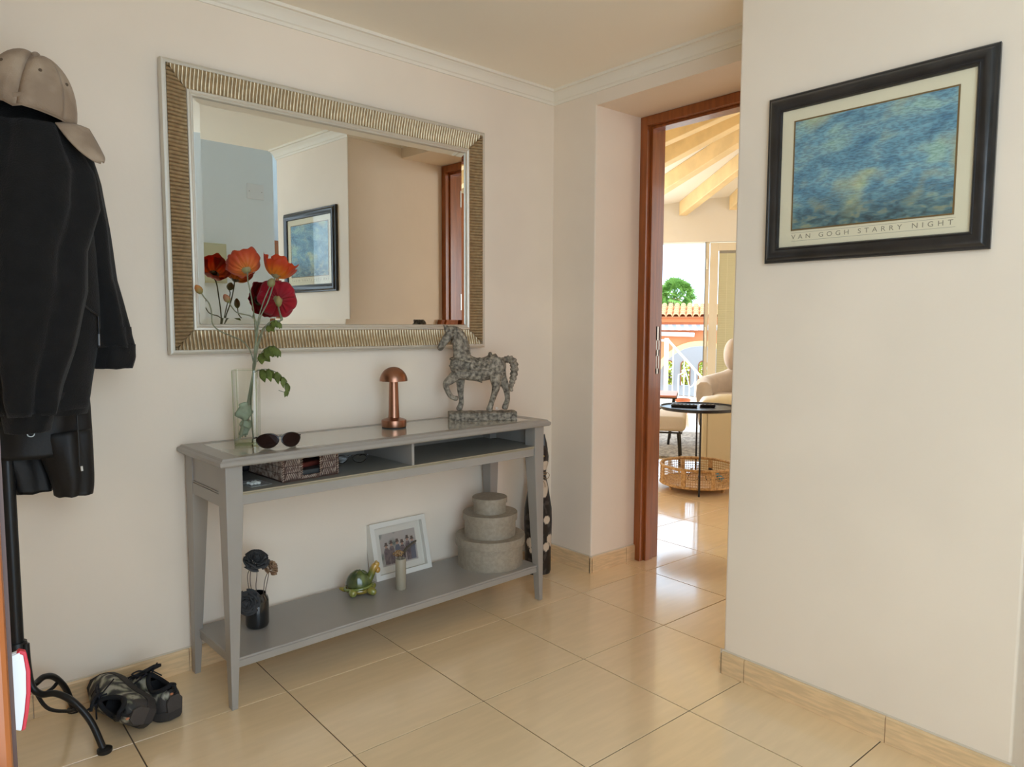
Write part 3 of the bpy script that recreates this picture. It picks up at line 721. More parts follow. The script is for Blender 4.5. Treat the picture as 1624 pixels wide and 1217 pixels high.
def cubby_bits():
    bm = NB(); V = Matrix.Rotation(rad(-8), 4, 'Z')
    box(bm, -.034, .034, -.045, .045, 0, .0015); box(bm, -.030, .030, .010, .038, .0015, .004)
    p = ob('plastic_packet', bm, mat('clear_plastic_film', (190, 192, 188), .15, alpha=.45), loc=TP(-.832, -.262, .6452), rot=(0, 0, AW+.1)); tag(p, 'small clear plastic packet on the cubby shelf beside the left leg', 'packet')
    bm = NB(); random.seed(3)
    for i in range(9): ball(bm, (-.018+.011*(i % 3)+random.uniform(-.002, .002), -.022+.010*(i//3), .0055), (.0065, .005, .0045), seg=8, rings=6)
    ob('contents', bm, mat('white_tablet', (214, 216, 208), .5), p, smooth=180)
    tag(ob('envelope_box', bx(-.075, .075, -.012, .012, 0, .046), mat('white_card', (206, 202, 194), .7), loc=TP(-.842, -.040, .6452), rot=(0, 0, AW), bevel=.002), 'white card box at the back left of the cubby shelf', 'box')
    bm = NB(); ball(bm, (0, 0, .016), (.035, .026, .016), seg=16, rings=10)
    tag(ob('pouch', bm, mat('dark_cloth', (34, 32, 38), .8), loc=TP(-.772, -.055, .6452), smooth=180), 'dark cloth pouch behind the woven tray', 'pouch')
cubby_bits()

# ---- lower shelf
ZS = .149
def round_boxes():
    fm = mat('grey_metallic_paper', (160, 148, 130), .48, .1, var=.08, scale=70, bump=.5, bscale=300)
    spec = [('lowest and largest round grey lidded box of the stack on the lower shelf', .134, .1435, .118, .038, (.191, -.186)), ('middle-sized round grey lidded box in the middle of the stack', .1055, .1125, .089, .033, (.190, -.186)), ('smallest round grey lidded box on top of the stack', .0665, .0718, .058, .0255, (.186, -.188))]
    z = ZS
    for lab, rb, rl, h, lh, (a, b) in spec:
        t = thing('round_box', lab, 'box', TP(a, b, z), AW, 'stack of round grey boxes')
        ob('body', lathe(NB(), [(0, 0), (rb, 0), (rb, h), (rb-.002, h), (rb-.002, .003), (0, .003)], 64), fm, t, smooth=30)
        ob('lid', lathe(NB(), [(0, h+.002), (rb+.0008, h+.002), (rb+.0008, h+.005-lh+.004), (rl, h+.005-lh+.004), (rl, h+.0035), (rl-.0015, h+.005), (0, h+.005)], 64), fm, t, smooth=30)
        sm = NB(); a0 = rad(-128); tube(sm, [((rb+.0003)*math.cos(a0), (rb+.0003)*math.sin(a0), .002), ((rb+.0003)*math.cos(a0), (rb+.0003)*math.sin(a0), h-lh+.006)], .0006, 4); ob('seam', sm, fm, t)
        z += h+.0051
round_boxes()
def photo_frame():
    t = thing('photo_frame', 'white box frame with a group photo leaning on the wall on the lower shelf', 'photo frame', TP(-.152, -.072, ZS+.0005), AW)
    M = Matrix.Rotation(-rad(14), 4, 'X')
    w, h, d = .130, .217, .044
    wm = mat('white_frame_paint', (226, 222, 212), .5)
    def rect(i, y): return [M @ Vector((x, y, z)) for x, z in ((-w+i, i), (w-i, i), (w-i, h-i), (-w+i, h-i))]
    bm = NB(); loft(bm, [rect(0, d), rect(0, 0), rect(.019, 0), rect(.019, .020), rect(.019, d)], caps=False); ob('frame', bm, wm, t)
    ob('back_board', bx(-w+.002, w-.002, d-.004, d-.001, .002, h-.002, M), mat('brown_board', (120, 96, 70), .9), t)
    ob('mat_board', bx(-w+.0185, w-.0185, .020, .0225, .0185, h-.0185, M), mat('white_mat_board', (222, 217, 208), .8), t)
    pm = mat('pale_photo_ground', (178, 170, 166), .5, rgb2=(96, 110, 104), scale=22, lo=.5, hi=.68, stretch=(1, 1, .8))
    ph = ob('photo', bx(-.083, .083, .0190, .0199, .045, .170, M), pm, t)
    pp = [mat('photo_dark_clothes', (82, 74, 84), .6, rgb2=(120, 106, 110), scale=90), mat('photo_blue_clothes', (92, 98, 116), .6)]
    hat = mat('photo_hat', (84, 70, 66), .6)
    for i, (x, hh, sh) in enumerate(((-.058, .086, 0), (-.034, .092, 0), (-.006, .094, 1), (.016, .086, 0), (.042, .100, 0), (.064, .092, 1))):
        o = [(x-.011, .050), (x+.011, .050), (x+.0125, .050+hh*.58), (x+.007, .050+hh*.74), (x-.007, .050+hh*.74), (x-.0125, .050+hh*.58)]
        ob('pictured_figure', prism(NB(), o, .0185, .0189, 'y', M), pp[sh], ph)
        z = .050+hh*.84; ob('pictured_face', prism(NB(), [(x-.005, z-.008), (x+.005, z-.008), (x+.005, z), (x-.005, z)], .0185, .0189, 'y', M), mat('photo_face', (170, 130, 112), .6), ph); ob('pictured_hat', prism(NB(), [(x-.011, z), (x+.011, z), (x+.006, z+.005), (x+.005, z+.013), (x-.005, z+.013), (x-.006, z+.005)], .0184, .0188, 'y', M), hat, ph)
    ob('pane', bx(-w+.0188, w-.0188, .0135, .0145, .0188, h-.0188, M), pane_m, t)
photo_frame()
def turtle():
    t = thing('turtle_figurine', 'glossy green and amber glazed turtle figurine with raised head on the lower shelf', 'figurine', TP(-.400, -.128, ZS), AW-rad(30))
    gm = mat('green_glaze', (92, 104, 50), .12, attr='tint', coat=.8)
    K = 17.39*433          # crop px per metre
    def H(cx, cy, r, y=0): return ((cx-560)/K, y, (1135-cy)/K+.0005, r/K)
    sh = NB(); ball(sh, (H(610, 0, 0)[0]-.003, 0, .042), (.0465, .037, .0475), seg=36, rings=24, M=Matrix.Rotation(rad(12), 4, 'Y') @ Matrix())
    for v in sh.verts:
        if v.co.z < .034: v.co.z = .034+(v.co.z-.034)*.25
        a = math.atan2(v.co.y, v.co.x-.006); v.co += Vector((0, 0, .0016*math.sin(a*6)*(v.co.z > .04)))
    o = ob('shell', sh, gm, t, smooth=180)
    def shell_tint(c):
        n = noise.noise(c*60); g = mixc((52, 70, 40), (120, 128, 62), min(1, max(0, .5+n)))
        return mixc((66, 70, 48), g, min(1, max(0, (c.x+.045)*16)))
    paint(o, shell_tint)
    rm = NB(); rings = 30; tube(rm, [(.004+.050*math.cos(2*PI*i/rings), .040*math.sin(2*PI*i/rings), .030+.006*math.cos(2*PI*i/rings)) for i in range(rings)], .0055, 8, loop=True); o = ob('shell_rim', rm, gm, t, smooth=180); paint(o, lambda c: (112, 122, 58))
    bl = NB(); ball(bl, (.005, 0, .018), (.048, .036, .0175), seg=24, rings=12); o = ob('belly', bl, gm, t, smooth=180); paint(o, lambda c: (142, 120, 44))
    V, E, R = chain([(.030, 0, .036, .018), (.045, 0, .058, .0145), (.052, 0, .078, .014), (.060, 0, .100, .0165), (.072, 0, .108, .012), (.080, 0, .104, .008)])
    o = skin('head', V, E, R, gm, t, 2); paint(o, lambda c: mixc((98, 106, 46), (190, 150, 66), min(1, max(0, (c.z-.070)*28+(c.x-.055)*25))))
    bk = NB(); ball(bk, (.073, 0, .086), (.010, .011, .012), seg=16, rings=10); o = ob('jaw', bk, gm, t, smooth=180); paint(o, lambda c: (186, 138, 58))
    for s in (-1, 1):
        e = NB(); ball(e, (.068, s*.010, .112), (.006, .005, .006), seg=12, rings=8); o = ob('eye', e, gm, t, smooth=180); paint(o, lambda c: (206, 170, 92))
        V, E, R = chain([(.035, s*.020, .026, .016), (.052, s*.032, .018, .0155), (.066, s*.040, .0105, .011)]); o = skin('foreleg', V, E, R, gm, t, 2); paint(o, lambda c: mixc((126, 130, 62), (150, 128, 48), noise.noise(c*70)+.4))
        V, E, R = chain([(-.020, s*.020, .022, .017), (-.018, s*.036, .017, .017), (-.008, s*.047, .0115, .012)]); o = skin('hind_leg', V, E, R, gm, t, 2); paint(o, lambda c: mixc((136, 142, 74), (146, 126, 44), noise.noise(c*70)+.3))
    V, E, R = chain([(-.036, 0, .020, .012), (-.052, 0, .022, .009), (-.066, 0, .028, .004)]); o = skin('tail', V, E, R, gm, t, 2); paint(o, lambda c: (140, 122, 52))
turtle()
def tube_vase():
    loc = TP(-.253, -.190, ZS)
    t = thing('cylinder_vase', 'slim beige-grey cylinder vase standing before the photo frame', 'vase', loc, AW)
    ob('body', lathe(NB(), [(0, 0), (.0185, 0), (.0195, .002), (.0195, .114), (.0185, .116), (.0165, .115), (.0165, .004), (0, .004)], 32), mat('beige_ceramic', (164, 154, 134), .45), t, smooth=30)
    d = thing('dried_flower', 'dried beige flower head in the slim cylinder vase', 'flower', loc, AW)
    ob('stem', tube(NB(), [(0, .004, .006), (-.004, .002, .10), (-.009, -.002, .128)], .0013, 5), mat('dry_stem', (120, 98, 66), .8), d, smooth=60)
    bm = NB(); rnd = random.Random(4)
    for i in range(46):
        a = rnd.uniform(0, 6.28); q = rnd.random()**.6; x, y = -.011+.0195*q*math.cos(a), -.003+.0195*q*math.sin(a); z = .136+.012*(1-q*q)+rnd.uniform(-.002, .002)
        tube(bm, [(-.009, -.002, .126), (x, y, z-.005)], .0005, 4); ball(bm, (x, y, z), .0030, seg=6, rings=5)
    ob('florets', bm, mat('dry_florets', (188, 156, 112), .8, rgb2=(124, 92, 58), scale=200), d, smooth=180, kind='stuff')
    s = thing('dried_sprig', 'dark dried leafy sprig leaning right out of the slim cylinder vase', 'sprig', loc, AW)
    pts = spline([(.004, -.004, .006), (.006, 0, .112), (.014, 0, .140), (.034, -.004, .156), (.056, -.008, .168)], 5)
    ob('stem', tube(NB(), pts, .0011, 5), mat('dark_stem', (70, 58, 46), .8), s, smooth=60)
    lm = mat('dark_dry_leaf', (84, 76, 62), .8)
    for i in range(8, len(pts), 1):
        for sg in (-1, 1):
            b = Vector(pts[i]); ln = .022*(1-.025*i); dr = Vector((.7, -.25*sg, .75*sg)).normalized(); sd = Vector((-.2, 1, .2)).normalized()
            ob('leaf', grid(NB(), lambda u, v: b+dr*ln*v+sd*(u-.5)*.011*math.sin(PI*min(1, .1+.9*v)), 2, 4), lm, s, smooth=180, solid=.0005)
tube_vase()
def rose(t, c, ax, R, m, n=26, seed=1):
    """whorls of cupped petals, each petal a part"""
    A = axes(ax); c = Vector(c); rnd = random.Random(seed)
    ob('bud_core', lathe(NB(), [(0, -.2*R), (.3*R, -.1*R), (.30*R, .25*R), (.16*R, .42*R), (0, .44*R)], 14, Matrix.Translation(c) @ A.to_4x4()), m, t, smooth=60)
    for i in range(n):
        k = i/(n-1); a = i*2.4; r0 = R*(.16+.62*k); open_ = .15+1.05*k**1.3; hgt = R*(.62-.18*k); wd = R*(.34+.50*k)
        def P(u, v):
            th = a+(u-.5)*(1.9-.75*k)
            rr = r0*(.62+.38*v)+math.sin(open_)*hgt*v**2*.75
            z = -.28*R*k+math.cos(open_)*hgt*v*(1-.18*(2*u-1)**2)+.05*R*math.sin(u*7+i)*v-.10*R*k*v
            return c+A @ Vector((rr*math.cos(th), rr*math.sin(th), z))
        ob('petal', grid(NB(), P, 6, 5), m, t, smooth=180, solid=R*.03)
def black_vase():
    loc = TP(-.789, -.158, ZS); rz = -rad(20)
    t = thing('black_jar', 'small black glass jar vase on the lower shelf behind the left leg', 'vase', loc, rz)
    ob('body', lathe(NB(), [(0, 0), (.028, 0), (.034, .004), (.0368, .013), (.0368, .090), (.034, .100), (.029, .106), (.029, .112), (.0265, .112), (.0265, .106), (.031, .097), (.034, .088), (.034, .012), (0, .006)], 40), mat('black_glass', (22, 24, 26), .1, coat=.6), t, smooth=40)
    bk = mat('black_sola_petal', (58, 57, 57), .8); br = mat('brown_sola_petal', (170, 138, 106), .8, rgb2=(120, 84, 58), scale=60)
    wire = mat('floral_wire', (92, 76, 66), .7)
    Q = 485.0
    def q(x, y, d=0): return Vector(((x-411)/Q, d, (1000-y)/Q))
    def fl(label, c, ax, R, m, seed, wires):
        f = thing('dried_rose', label, 'flower', loc, rz, 'dried roses in the black jar')
        rose(f, c, ax, R, m, seed=seed)
        for w in wires: ob('wire', tube(NB(), spline([c-axes(ax) @ Vector((0, 0, .3*R))]+w, 5), .0013, 5), wire, f, smooth=60)
    fl('black rose standing highest in the black jar', q(412, 890, -.005), (.12, -.55, .8), .041, bk, 1, [[q(404, 905), q(402, 930), q(408, 962), q(408, 990)], [q(399, 912), q(399, 932), q(404, 962), q(405, 985)], [q(412, 915), q(410, 935), q(412, 962), q(414, 985)]])
    fl('black rose drooping over the left side of the black jar', q(396.5, 953, -.040), (-.22, -.92, .15), .040, bk, 2, [[q(402, 940, -.01), q(407, 950), q(410, 985)]])
    fl('small brown dried rose at the right of the black jar', q(434, 908, .012), (.55, -.25, .55), .030, br, 3, [[q(428, 925), q(424, 945), q(418, 985)], [q(424, 925), q(421, 945), q(415, 985)]])
black_vase()
# ---------------------------------------------------------------- left side: coat rack, clothes, shoes, front door
RX, RY, RZ = -1.432, -.13, -rad(5)
black_metal = mat('black_painted_metal', (30, 30, 31), .38, .3)
def coat_rack():
    t = thing('coat_rack', 'black metal standing coat rack with curved feet at the left by the wall', 'coat rack', (RX, RY, 0), RZ)
    ob('pole', lathe(NB(), [(0, .20), (.0165, .20), (.0165, 1.86), (.010, 1.88), (0, 1.885)], 20), black_metal, t, smooth=30)
    ob('collar', lathe(NB(), [(.017, .215), (.0235, .215), (.0235, .295), (.0215, .300), (.017, .300)], 20), black_metal, t, smooth=30)
    for k in range(4):
        a = rad((-36, 50, 136, 226)[k]); kk = (1, .91, .70, 1)[k]; c, s = math.cos(a), math.sin(a)
        def q(r, z): return Vector((r*c*kk, r*s*kk, z))
        leg = NB(); ps = spline([q(.024, .295), q(.026, .235), q(.034, .180), q(.058, .158), q(.098, .160), q(.142, .138), q(.186, .085), q(.217, .008)], 7)
        tube(leg, ps, .0085, 8); ob('leg', leg, black_metal, t, smooth=60)
        br = NB(); tube(br, spline([q(.030, .19), q(.07, .122), q(.125, .112), q(.15, .118)], 6), .005, 6); ob('brace', br, black_metal, t, smooth=60)
        ob('foot', lathe(NB(), [(0, 0), (.0175, 0), (.0185, .003), (.0185, .010), (.012, .014), (0, .014)], 18, Matrix.Translation(q(.220, 0))), black_metal, t, smooth=30)
        hk = NB(); tube(hk, spline([q(.014, 1.70), q(.05, 1.68), q(.085, 1.72), q(.10, 1.78)], 6), .006, 6); ball(hk, q(.10, 1.785), .011, seg=10, rings=8); ob('hook', hk, black_metal, t, smooth=60)
coat_rack()
def J(x, y, d=0):
    k = 1+d/2.25; u = (x-8.4-.0576*(y-657.8))/620.7*k-.017; z = 1.135+(-.235+(657.8-y)/620.7)*k
    return Vector((u, d, z))
fleece = mat('black_fleece', (8, 8, 9), .95, var=.3, scale=30, bump=.5, bscale=260, sheen=.06)
nylon = mat('black_nylon', (9, 9, 11), .6, var=.25, scale=20, bump=.15, bscale=120)
def cloth_tube(name, secs, m, parent, folds=.006, seg=40, seed=0, amp=1, sharp=9, closed_top=True, lip=True):
    """hanging cloth; secs = (left px, right px, row, centre depth, half depth); hollow with a turned-in hem"""
    rnd = random.Random(seed); ph = rnd.uniform(0, 6); rings = []
    L = []
    for a, b in zip(secs, secs[1:]):
        for k in range(5): L.append(tuple(a[i]+(b[i]-a[i])*k/5 for i in range(5)))
    L.append(secs[-1])
    for r, (x0, x1, y, d, hd) in enumerate(L):
        p0, p1 = J(x0, y, d), J(x1, y, d); c = (p0+p1)/2; hw = (p1-p0).length/2; ring = []
        for i in range(seg):
            a = 2*PI*i/seg
            f = 1+folds/max(.03, hd)*(math.sin(5*a+ph+r*.10)+.6*math.sin(sharp*a-ph*2+r*.17)+1.3*noise.noise(Vector((math.cos(a)*1.5+seed, math.sin(a)*1.5, r*.16))))
            edge = abs(math.cos(a))**3; f = f*(1-edge)+(1+.10*(f-1))*edge
            ring.append(Vector((c.x+hw*f*math.cos(a), c.y+hd*f*math.sin(a), c.z+.004*noise.noise(Vector((a*2, r*.4, seed))))))
        rings.append(ring)
    if lip:
        last = rings[-1]; c = sum(last, Vector())/seg
        rings.append([c+(v-c)*.90+Vector((0, 0, .004)) for v in last]); rings.append([c+(v-c)*.84+Vector((0, 0, .055)) for v in last])
    bm = NB(); loft(bm, rings, caps=False); bm.verts.ensure_lookup_table()
    if closed_top: bm.faces.new(bm.verts[:seg])
    return ob(name, bm, m, parent, smooth=180)
def jacket():
    t = thing('fleece_jacket', 'black fleece jacket hanging on the coat rack under the cap', 'jacket', (RX, RY, 0), RZ)
    cloth_tube('body', [(-70, 70, 150, .02, .06), (-95, 112, 205, .01, .10), (-100, 130, 290, .01, .115), (-98, 142, 400, 0, .12), (-96, 150, 520, 0, .12), (-92, 140, 600, 0, .115), (-90, 135, 652, 0, .105)], fleece, t, .010, 56, 1)
    cloth_tube('hem_band', [(-91, 136, 622, 0, .108), (-90, 136, 650, 0, .108), (-89, 133, 662, 0, .102)], fleece, t, .008, 56, 1, closed_top=False)
    cloth_tube('sleeve', [(88, 128, 225, .045, .03), (92, 146, 285, .045, .055), (98, 160, 360, .04, .06), (108, 172, 440, .03, .06), (128, 190, 505, .02, .058), (136, 203, 553, .01, .052)], fleece, t, .007, 36, 2)
    cloth_tube('cuff', [(139, 203, 549, .01, .050), (141, 204, 570, .01, .049), (142, 200, 589, .01, .045)], fleece, t, .003, 36, 5, closed_top=False)
    cloth_tube('sleeve', [(-30, 100, 200, -.10, .05), (-50, 136, 270, -.115, .07), (-52, 146, 325, -.12, .075), (-45, 130, 395, -.125, .078), (-40, 132, 460, -.125, .075), (-25, 116, 550, -.125, .07), (-2, 99, 615, -.12, .062), (10, 90, 660, -.115, .052)], fleece, t, .011, 48, 3)
    cloth_tube('cuff', [(14, 88, 656, -.115, .050), (17, 86, 672, -.115, .048), (20, 83, 688, -.115, .044)], fleece, t, .003, 36, 6, closed_top=False)
    cloth_tube('collar', [(-60, 40, 120, .03, .05), (-70, 75, 160, .02, .07)], fleece, t, .006, 36, 7, closed_top=False)
    zp = NB(); a, b = J(146, 500, -.058), J(149, 552, -.062); tube(zp, [J(120, 478, -.075), J(135, 492, -.068), a], .003, 6); tube(zp, [a, b], .0028, 6)
    ob('pocket_zip', zp, mat('black_zip', (12, 12, 14), .4), t, smooth=60)
    ob('zip_pull', tube(NB(), [J(147.5, 531, -.067), J(148.5, 550, -.068)], .0026, 6), mat('grey_zip_pull', (120, 122, 124), .4, .5), t, smooth=60)
jacket()
def shorts():
    t = thing('black_trousers', 'black trousers with a zip pocket hanging below the fleece jacket', 'trousers', (RX, RY, 0), RZ)
    cloth_tube('upper', [(-40, 130, 600, .03, .07), (-35, 137, 650, .03, .075), (-30, 141, 690, .03, .075), (-22, 143, 726, .03, .072)], nylon, t, .006, 44, 8)
    cloth_tube('trouser_leg', [(58, 140, 690, .0, .05), (66, 143, 725, 0, .055), (80, 145, 765, 0, .055), (86, 145.5, 785, 0, .05), (88, 145, 797, 0, .046)], nylon, t, .005, 36, 9)
    cloth_tube('trouser_leg', [(-10, 66, 690, .045, .05), (0, 74, 725, .045, .05), (18, 84, 760, .045, .048), (27, 88, 785, .045, .044)], nylon, t, .005, 36, 10)
    ob('pocket_zip', tube(NB(), [J(118, 660, -.048), J(121, 700, -.055), J(124, 752, -.058)], .002, 6), mat('black_zip', (12, 12, 14), .4), t, smooth=60)
    ob('zip_pull', tube(NB(), [J(126.5, 752, -.060), J(127.5, 760, -.060)], .003, 6), mat('white_zip_pull', (215, 215, 212), .5), t, smooth=60)
    c = J(55, 692, -.075); ob('snap_ring', tube(NB(), [c+Vector((.0075*math.cos(a*PI/6), 0, .0065*math.sin(a*PI/6))) for a in range(12)], .0014, 6, loop=True), steel_m, t, smooth=60)
shorts()
def cap():
    t = thing('baseball_cap', 'faded tan baseball cap hanging on top of the black fleece jacket', 'cap', (RX, RY, 0), RZ)
    m = mat('faded_tan_cotton', (150, 130, 110), .9, rgb2=(178, 158, 136), scale=11, bump=.3, bscale=300, sheen=.1)
    c = J(46, 186, -.085)
    A = Matrix.Rotation(rad(14), 3, 'Y') @ Matrix.Rotation(rad(-20), 3, 'Z')
    rx, ry, rz = .100, .086, .150
    def dome(az, el, k=1.0):
        x, y, z = rx*math.cos(el)**.85*math.cos(az)*k, ry*math.cos(el)**.85*math.sin(az)*k, rz*math.sin(el)**.9*k
        y2 = y-.0
        # soft crease running over the crown
        x -= .020*math.sin(el)
        f = math.exp(-((x+.012)/.012)**2)*(.5+.5*math.sin(el)); sgn = -1 if y < 0 else 1
        y -= sgn*.016*f*(1 if abs(y) > .02 else abs(y)/.02)
        z -= .006*math.exp(-((x+.012)/.014)**2)
        return c+A @ Vector((x, y, z))
    n = 6
    for k in range(n):
        a0 = 2*PI*k/n+rad(30)
        ob('panel', grid(NB(), lambda u, v: dome(a0+2*PI/n*(.004+.992*u), max(.0001, PI/2*v*.985), 1-.012*abs(2*u-1)**12), 10, 14), m, t, smooth=180, solid=.002)
    bt = NB(); b = dome(rad(-90), rad(80)); ball(bt, b+Vector((.004, -.010, -.004)), (.0095, .0075, .0085), seg=14, rings=10); ob('button', bt, m, t, smooth=180)
    BL = spline([J(80, 193, -.150), J(98, 216, -.168), J(117, 235, -.172), J(134, 246, -.166), J(145, 249, -.158)], 6)
    BR = spline([J(127, 196, -.100), J(137, 213, -.118), J(145, 228, -.134), J(150.5, 240, -.148), J(149, 248, -.156)], 6)
    def brim(u, v):
        i = min(int(v*(len(BL)-1)+.5), len(BL)-1); p = BL[i].lerp(BR[i], u); return p+Vector((0, -.012*math.sin(PI*u), .003*math.sin(PI*u)))
    ob('brim', grid(NB(), brim, 12, 24), m, t, smooth=180, solid=.0035)
    em = mat('cap_eyelet', (92, 74, 56), .7)
    for az, el in ((-125, 36), (-65, 36), (-20, 34)):
        e = NB(); p = dome(rad(az), rad(el), 1.006); ball(e, p, (.0042, .0042, .0042), seg=10, rings=6); ob('eyelet', e, em, t, smooth=180)
    ob('sweatband', grid(NB(), lambda u, v: dome(2*PI*u, .001, .97)+Vector((0, 0, .03*v-.004)), 30, 2, True), m, t, smooth=180, solid=.001)
cap()

def shoe(label, loc, rz, roll, group='trail shoes by the wall'):
    root = thing('trail_shoe', label, 'shoe', loc, rz, group)
    R = Matrix.Rotation(roll, 4, 'X')
    um = mat('grey_green_shoe_fabric', (120, 120, 104), .7, attr='tint', bump=.4, bscale=400)
    dk = mat('dark_shoe_lining', (20, 20, 24), .9); sm = mat('dark_shoe_sole', (52, 48, 46), .8, bump=.5, bscale=120); lm = mat('black_lace', (24, 22, 30), .8)
    XS = [0, .006, .02, .05, .09, .125, .16, .20, .24, .268, .286, .294]
    HW = [.012, .024, .033, .037, .0365, .039, .044, .0485, .046, .036, .022, .006]
    TOP = [.070, .082, .092, .090, .094, .100, .088, .070, .056, .047, .038, .030]
    def ev(arr, x):
        for i in range(len(XS)-1):
            if x <= XS[i+1]: k = (x-XS[i])/(XS[i+1]-XS[i]); k = k*k*(3-2*k) if False else k; return arr[i]+(arr[i+1]-arr[i])*k
        return arr[-1]
    SB = .020
    def up(x, v, k=1.0):
        """v 0..1 from the left sole edge over the top to the right sole edge"""
        a = PI*v; hw, h = ev(HW, x)*k, ev(TOP, x)
        y = hw*math.cos(a)*(1 if abs(math.cos(a)) < 2 else 1); s = math.sin(a)
        z = SB+(h-SB)*k*s**.62
        y *= (1-.22*s**3) if .02 < x < .13 else 1
        return Vector((x, y, z))
    NX, NV = 46, 32; bm = NB(); V = {}
    for i in range(NX+1):
        x = .294*(i/NX)**1.0
        for j in range(NV+1): V[i, j] = bm.verts.new(up(x, j/NV))
    for i in range(NX):
        for j in range(NV):
            xm = .294*(i+.5)/NX; vm = (j+.5)/NV
            if .012 < xm < .112 and abs(vm-.5) < .21*math.sin(PI*min(1, max(0, (xm-.012)/.10)))**.4: continue
            bm.faces.new((V[i, j], V[i+1, j], V[i+1, j+1], V[i, j+1]))
    bmesh.ops.delete(bm, geom=[v for v in bm.verts if not v.link_faces], context='VERTS')
    for v in bm.verts: v.co = R @ v.co
    u = ob('upper', bm, um, root, smooth=180, solid=.004)
    Ri = R.inverted()
    def tint(co):
        p = Ri @ co; w = math.sin(p.x*62+p.z*58+7*noise.noise(p*26)); n = noise.noise(p*45)
        if p.x < .030 and p.z < .070: return (62, 58, 56)
        if w > .55: return (172, 168, 152)
        if w > .05: return (132, 134, 112)
        if w > -.45: return (84, 78, 72) if n > 0 else (96, 94, 84)
        return (52, 52, 52)
    paint(u, tint)
    # sole with a raised heel and toe, tread blocks below
    bm = NB(); rings = []
    for i in range(25):
        x = -.006+.306*i/24; xx = min(.2939, max(0.0005, x)); hw = ev(HW, xx)+.0055; lift = .012*max(0, (x-.22)/.08)**2+.006*max(0, (.02-x)/.026)
        rings.append([R @ Vector((x, y*hw, z+lift)) for y, z in ((-1, .004), (-.8, 0.0), (.8, 0.0), (1, .004), (1.04, .018), (.98, .028), (-.98, .028), (-1.04, .018))])
    loft(bm, rings); ob('sole', bm, sm, root, smooth=40)
    bm = NB(); loft(bm, [[R @ Vector((x-.0055, y, z)) for y, z in ((-.022, .030), (.022, .030), (.024, .060), (.012, .076), (-.012, .076), (-.024, .060))] for x in (-.003, .004)]); ob('heel_counter', bm, mat('ribbed_heel_rubber', (66, 60, 57), .7, bump=.6, bscale=90), root, bevel=.002)
    bm = NB(); ball(bm, R @ Vector((-.0075, .009, .083)), (.0035, .0055, .0035), seg=10, rings=6); ob('heel_badge', bm, mat('copper_badge', (196, 134, 100), .4, .4), root, smooth=180)
    # lining, collar, tongue
    bm = NB(); cr = []
    for i in range(28):
        a = 2*PI*i/28; x = .060+.050*math.cos(a); y = .0250*math.sin(a)*(1-.15*math.cos(a)); z = .090+.012*max(0, -math.cos(a))+.016*max(0, math.cos(a))-.014*abs(math.sin(a))
        cr.append(R @ Vector((x, y, z)))
    ob('collar', tube(NB(), cr, .0065, 8, loop=True), dk, root, smooth=60)
    bm = NB(); loft(bm, [[R @ Vector((.060+.046*k*math.cos(2*PI*i/24), .024*k*math.sin(2*PI*i/24), z)) for i in range(24)] for k, z in ((1, .086), (1.0, .06), (.95, .040), (.6, .034), (.1, .033))], caps=False); ob('lining', bm, dk, root, smooth=180)
    ob('insole_label', bx(.030, .062, -.012, .012, .0362, .0368, R), mat('grey_label', (126, 128, 130), .6), root)
    ob('tongue', grid(NB(), lambda a, b: R @ Vector((.165-.075*b, (a-.5)*.046, .088+.042*b+.006*math.sin(PI*a))), 6, 8), dk, root, smooth=180, solid=.008)
    for k in range(5):
        x = .118+.020*k; y = .021-.0008*k; z = ev(TOP, x)+.003
        ob('lace', tube(NB(), [R @ p for p in spline([Vector((x-.006, -y, z-.010)), Vector((x, -y*.5, z+.001)), Vector((x+.004, y*.5, z+.002)), Vector((x+.010, y, z-.010))], 5)], .0024, 6), lm, root, smooth=60)
    for s in (-1, 1):
        b = Vector((.112, .006*s, .107)); ob('lace', tube(NB(), [R @ p for p in spline([b, b+Vector((.006, .020*s, .018)), b+Vector((.028, .032*s, .006)), b+Vector((.022, .016*s, -.002)), b+Vector((.002, .004*s, .004)), b+Vector((.03, .048*s, -.036))], 5)], .0022, 6), lm, root, smooth=60)
    pl = NB(); tube(pl, [R @ Vector(p) for p in ((-.005, 0, .078), (-.016, 0, .090), (-.010, 0, .104), (.004, 0, .098))], .0035, 6); ob('pull_loop', pl, dk, root, smooth=60)
    lo = min((o.matrix_basis @ v.co).z for o in root.children for v in o.data.vertices); root.location.z = .0005-lo
    return root
shoe('grey-green trail shoe standing upright with its heel forward beside the table leg', (-1.080, -.225, 0), rad(108), 0)
shoe('grey-green trail shoe lying tipped on its side with its opening to the left', (-1.138, -.258, 0), rad(105), -rad(62))

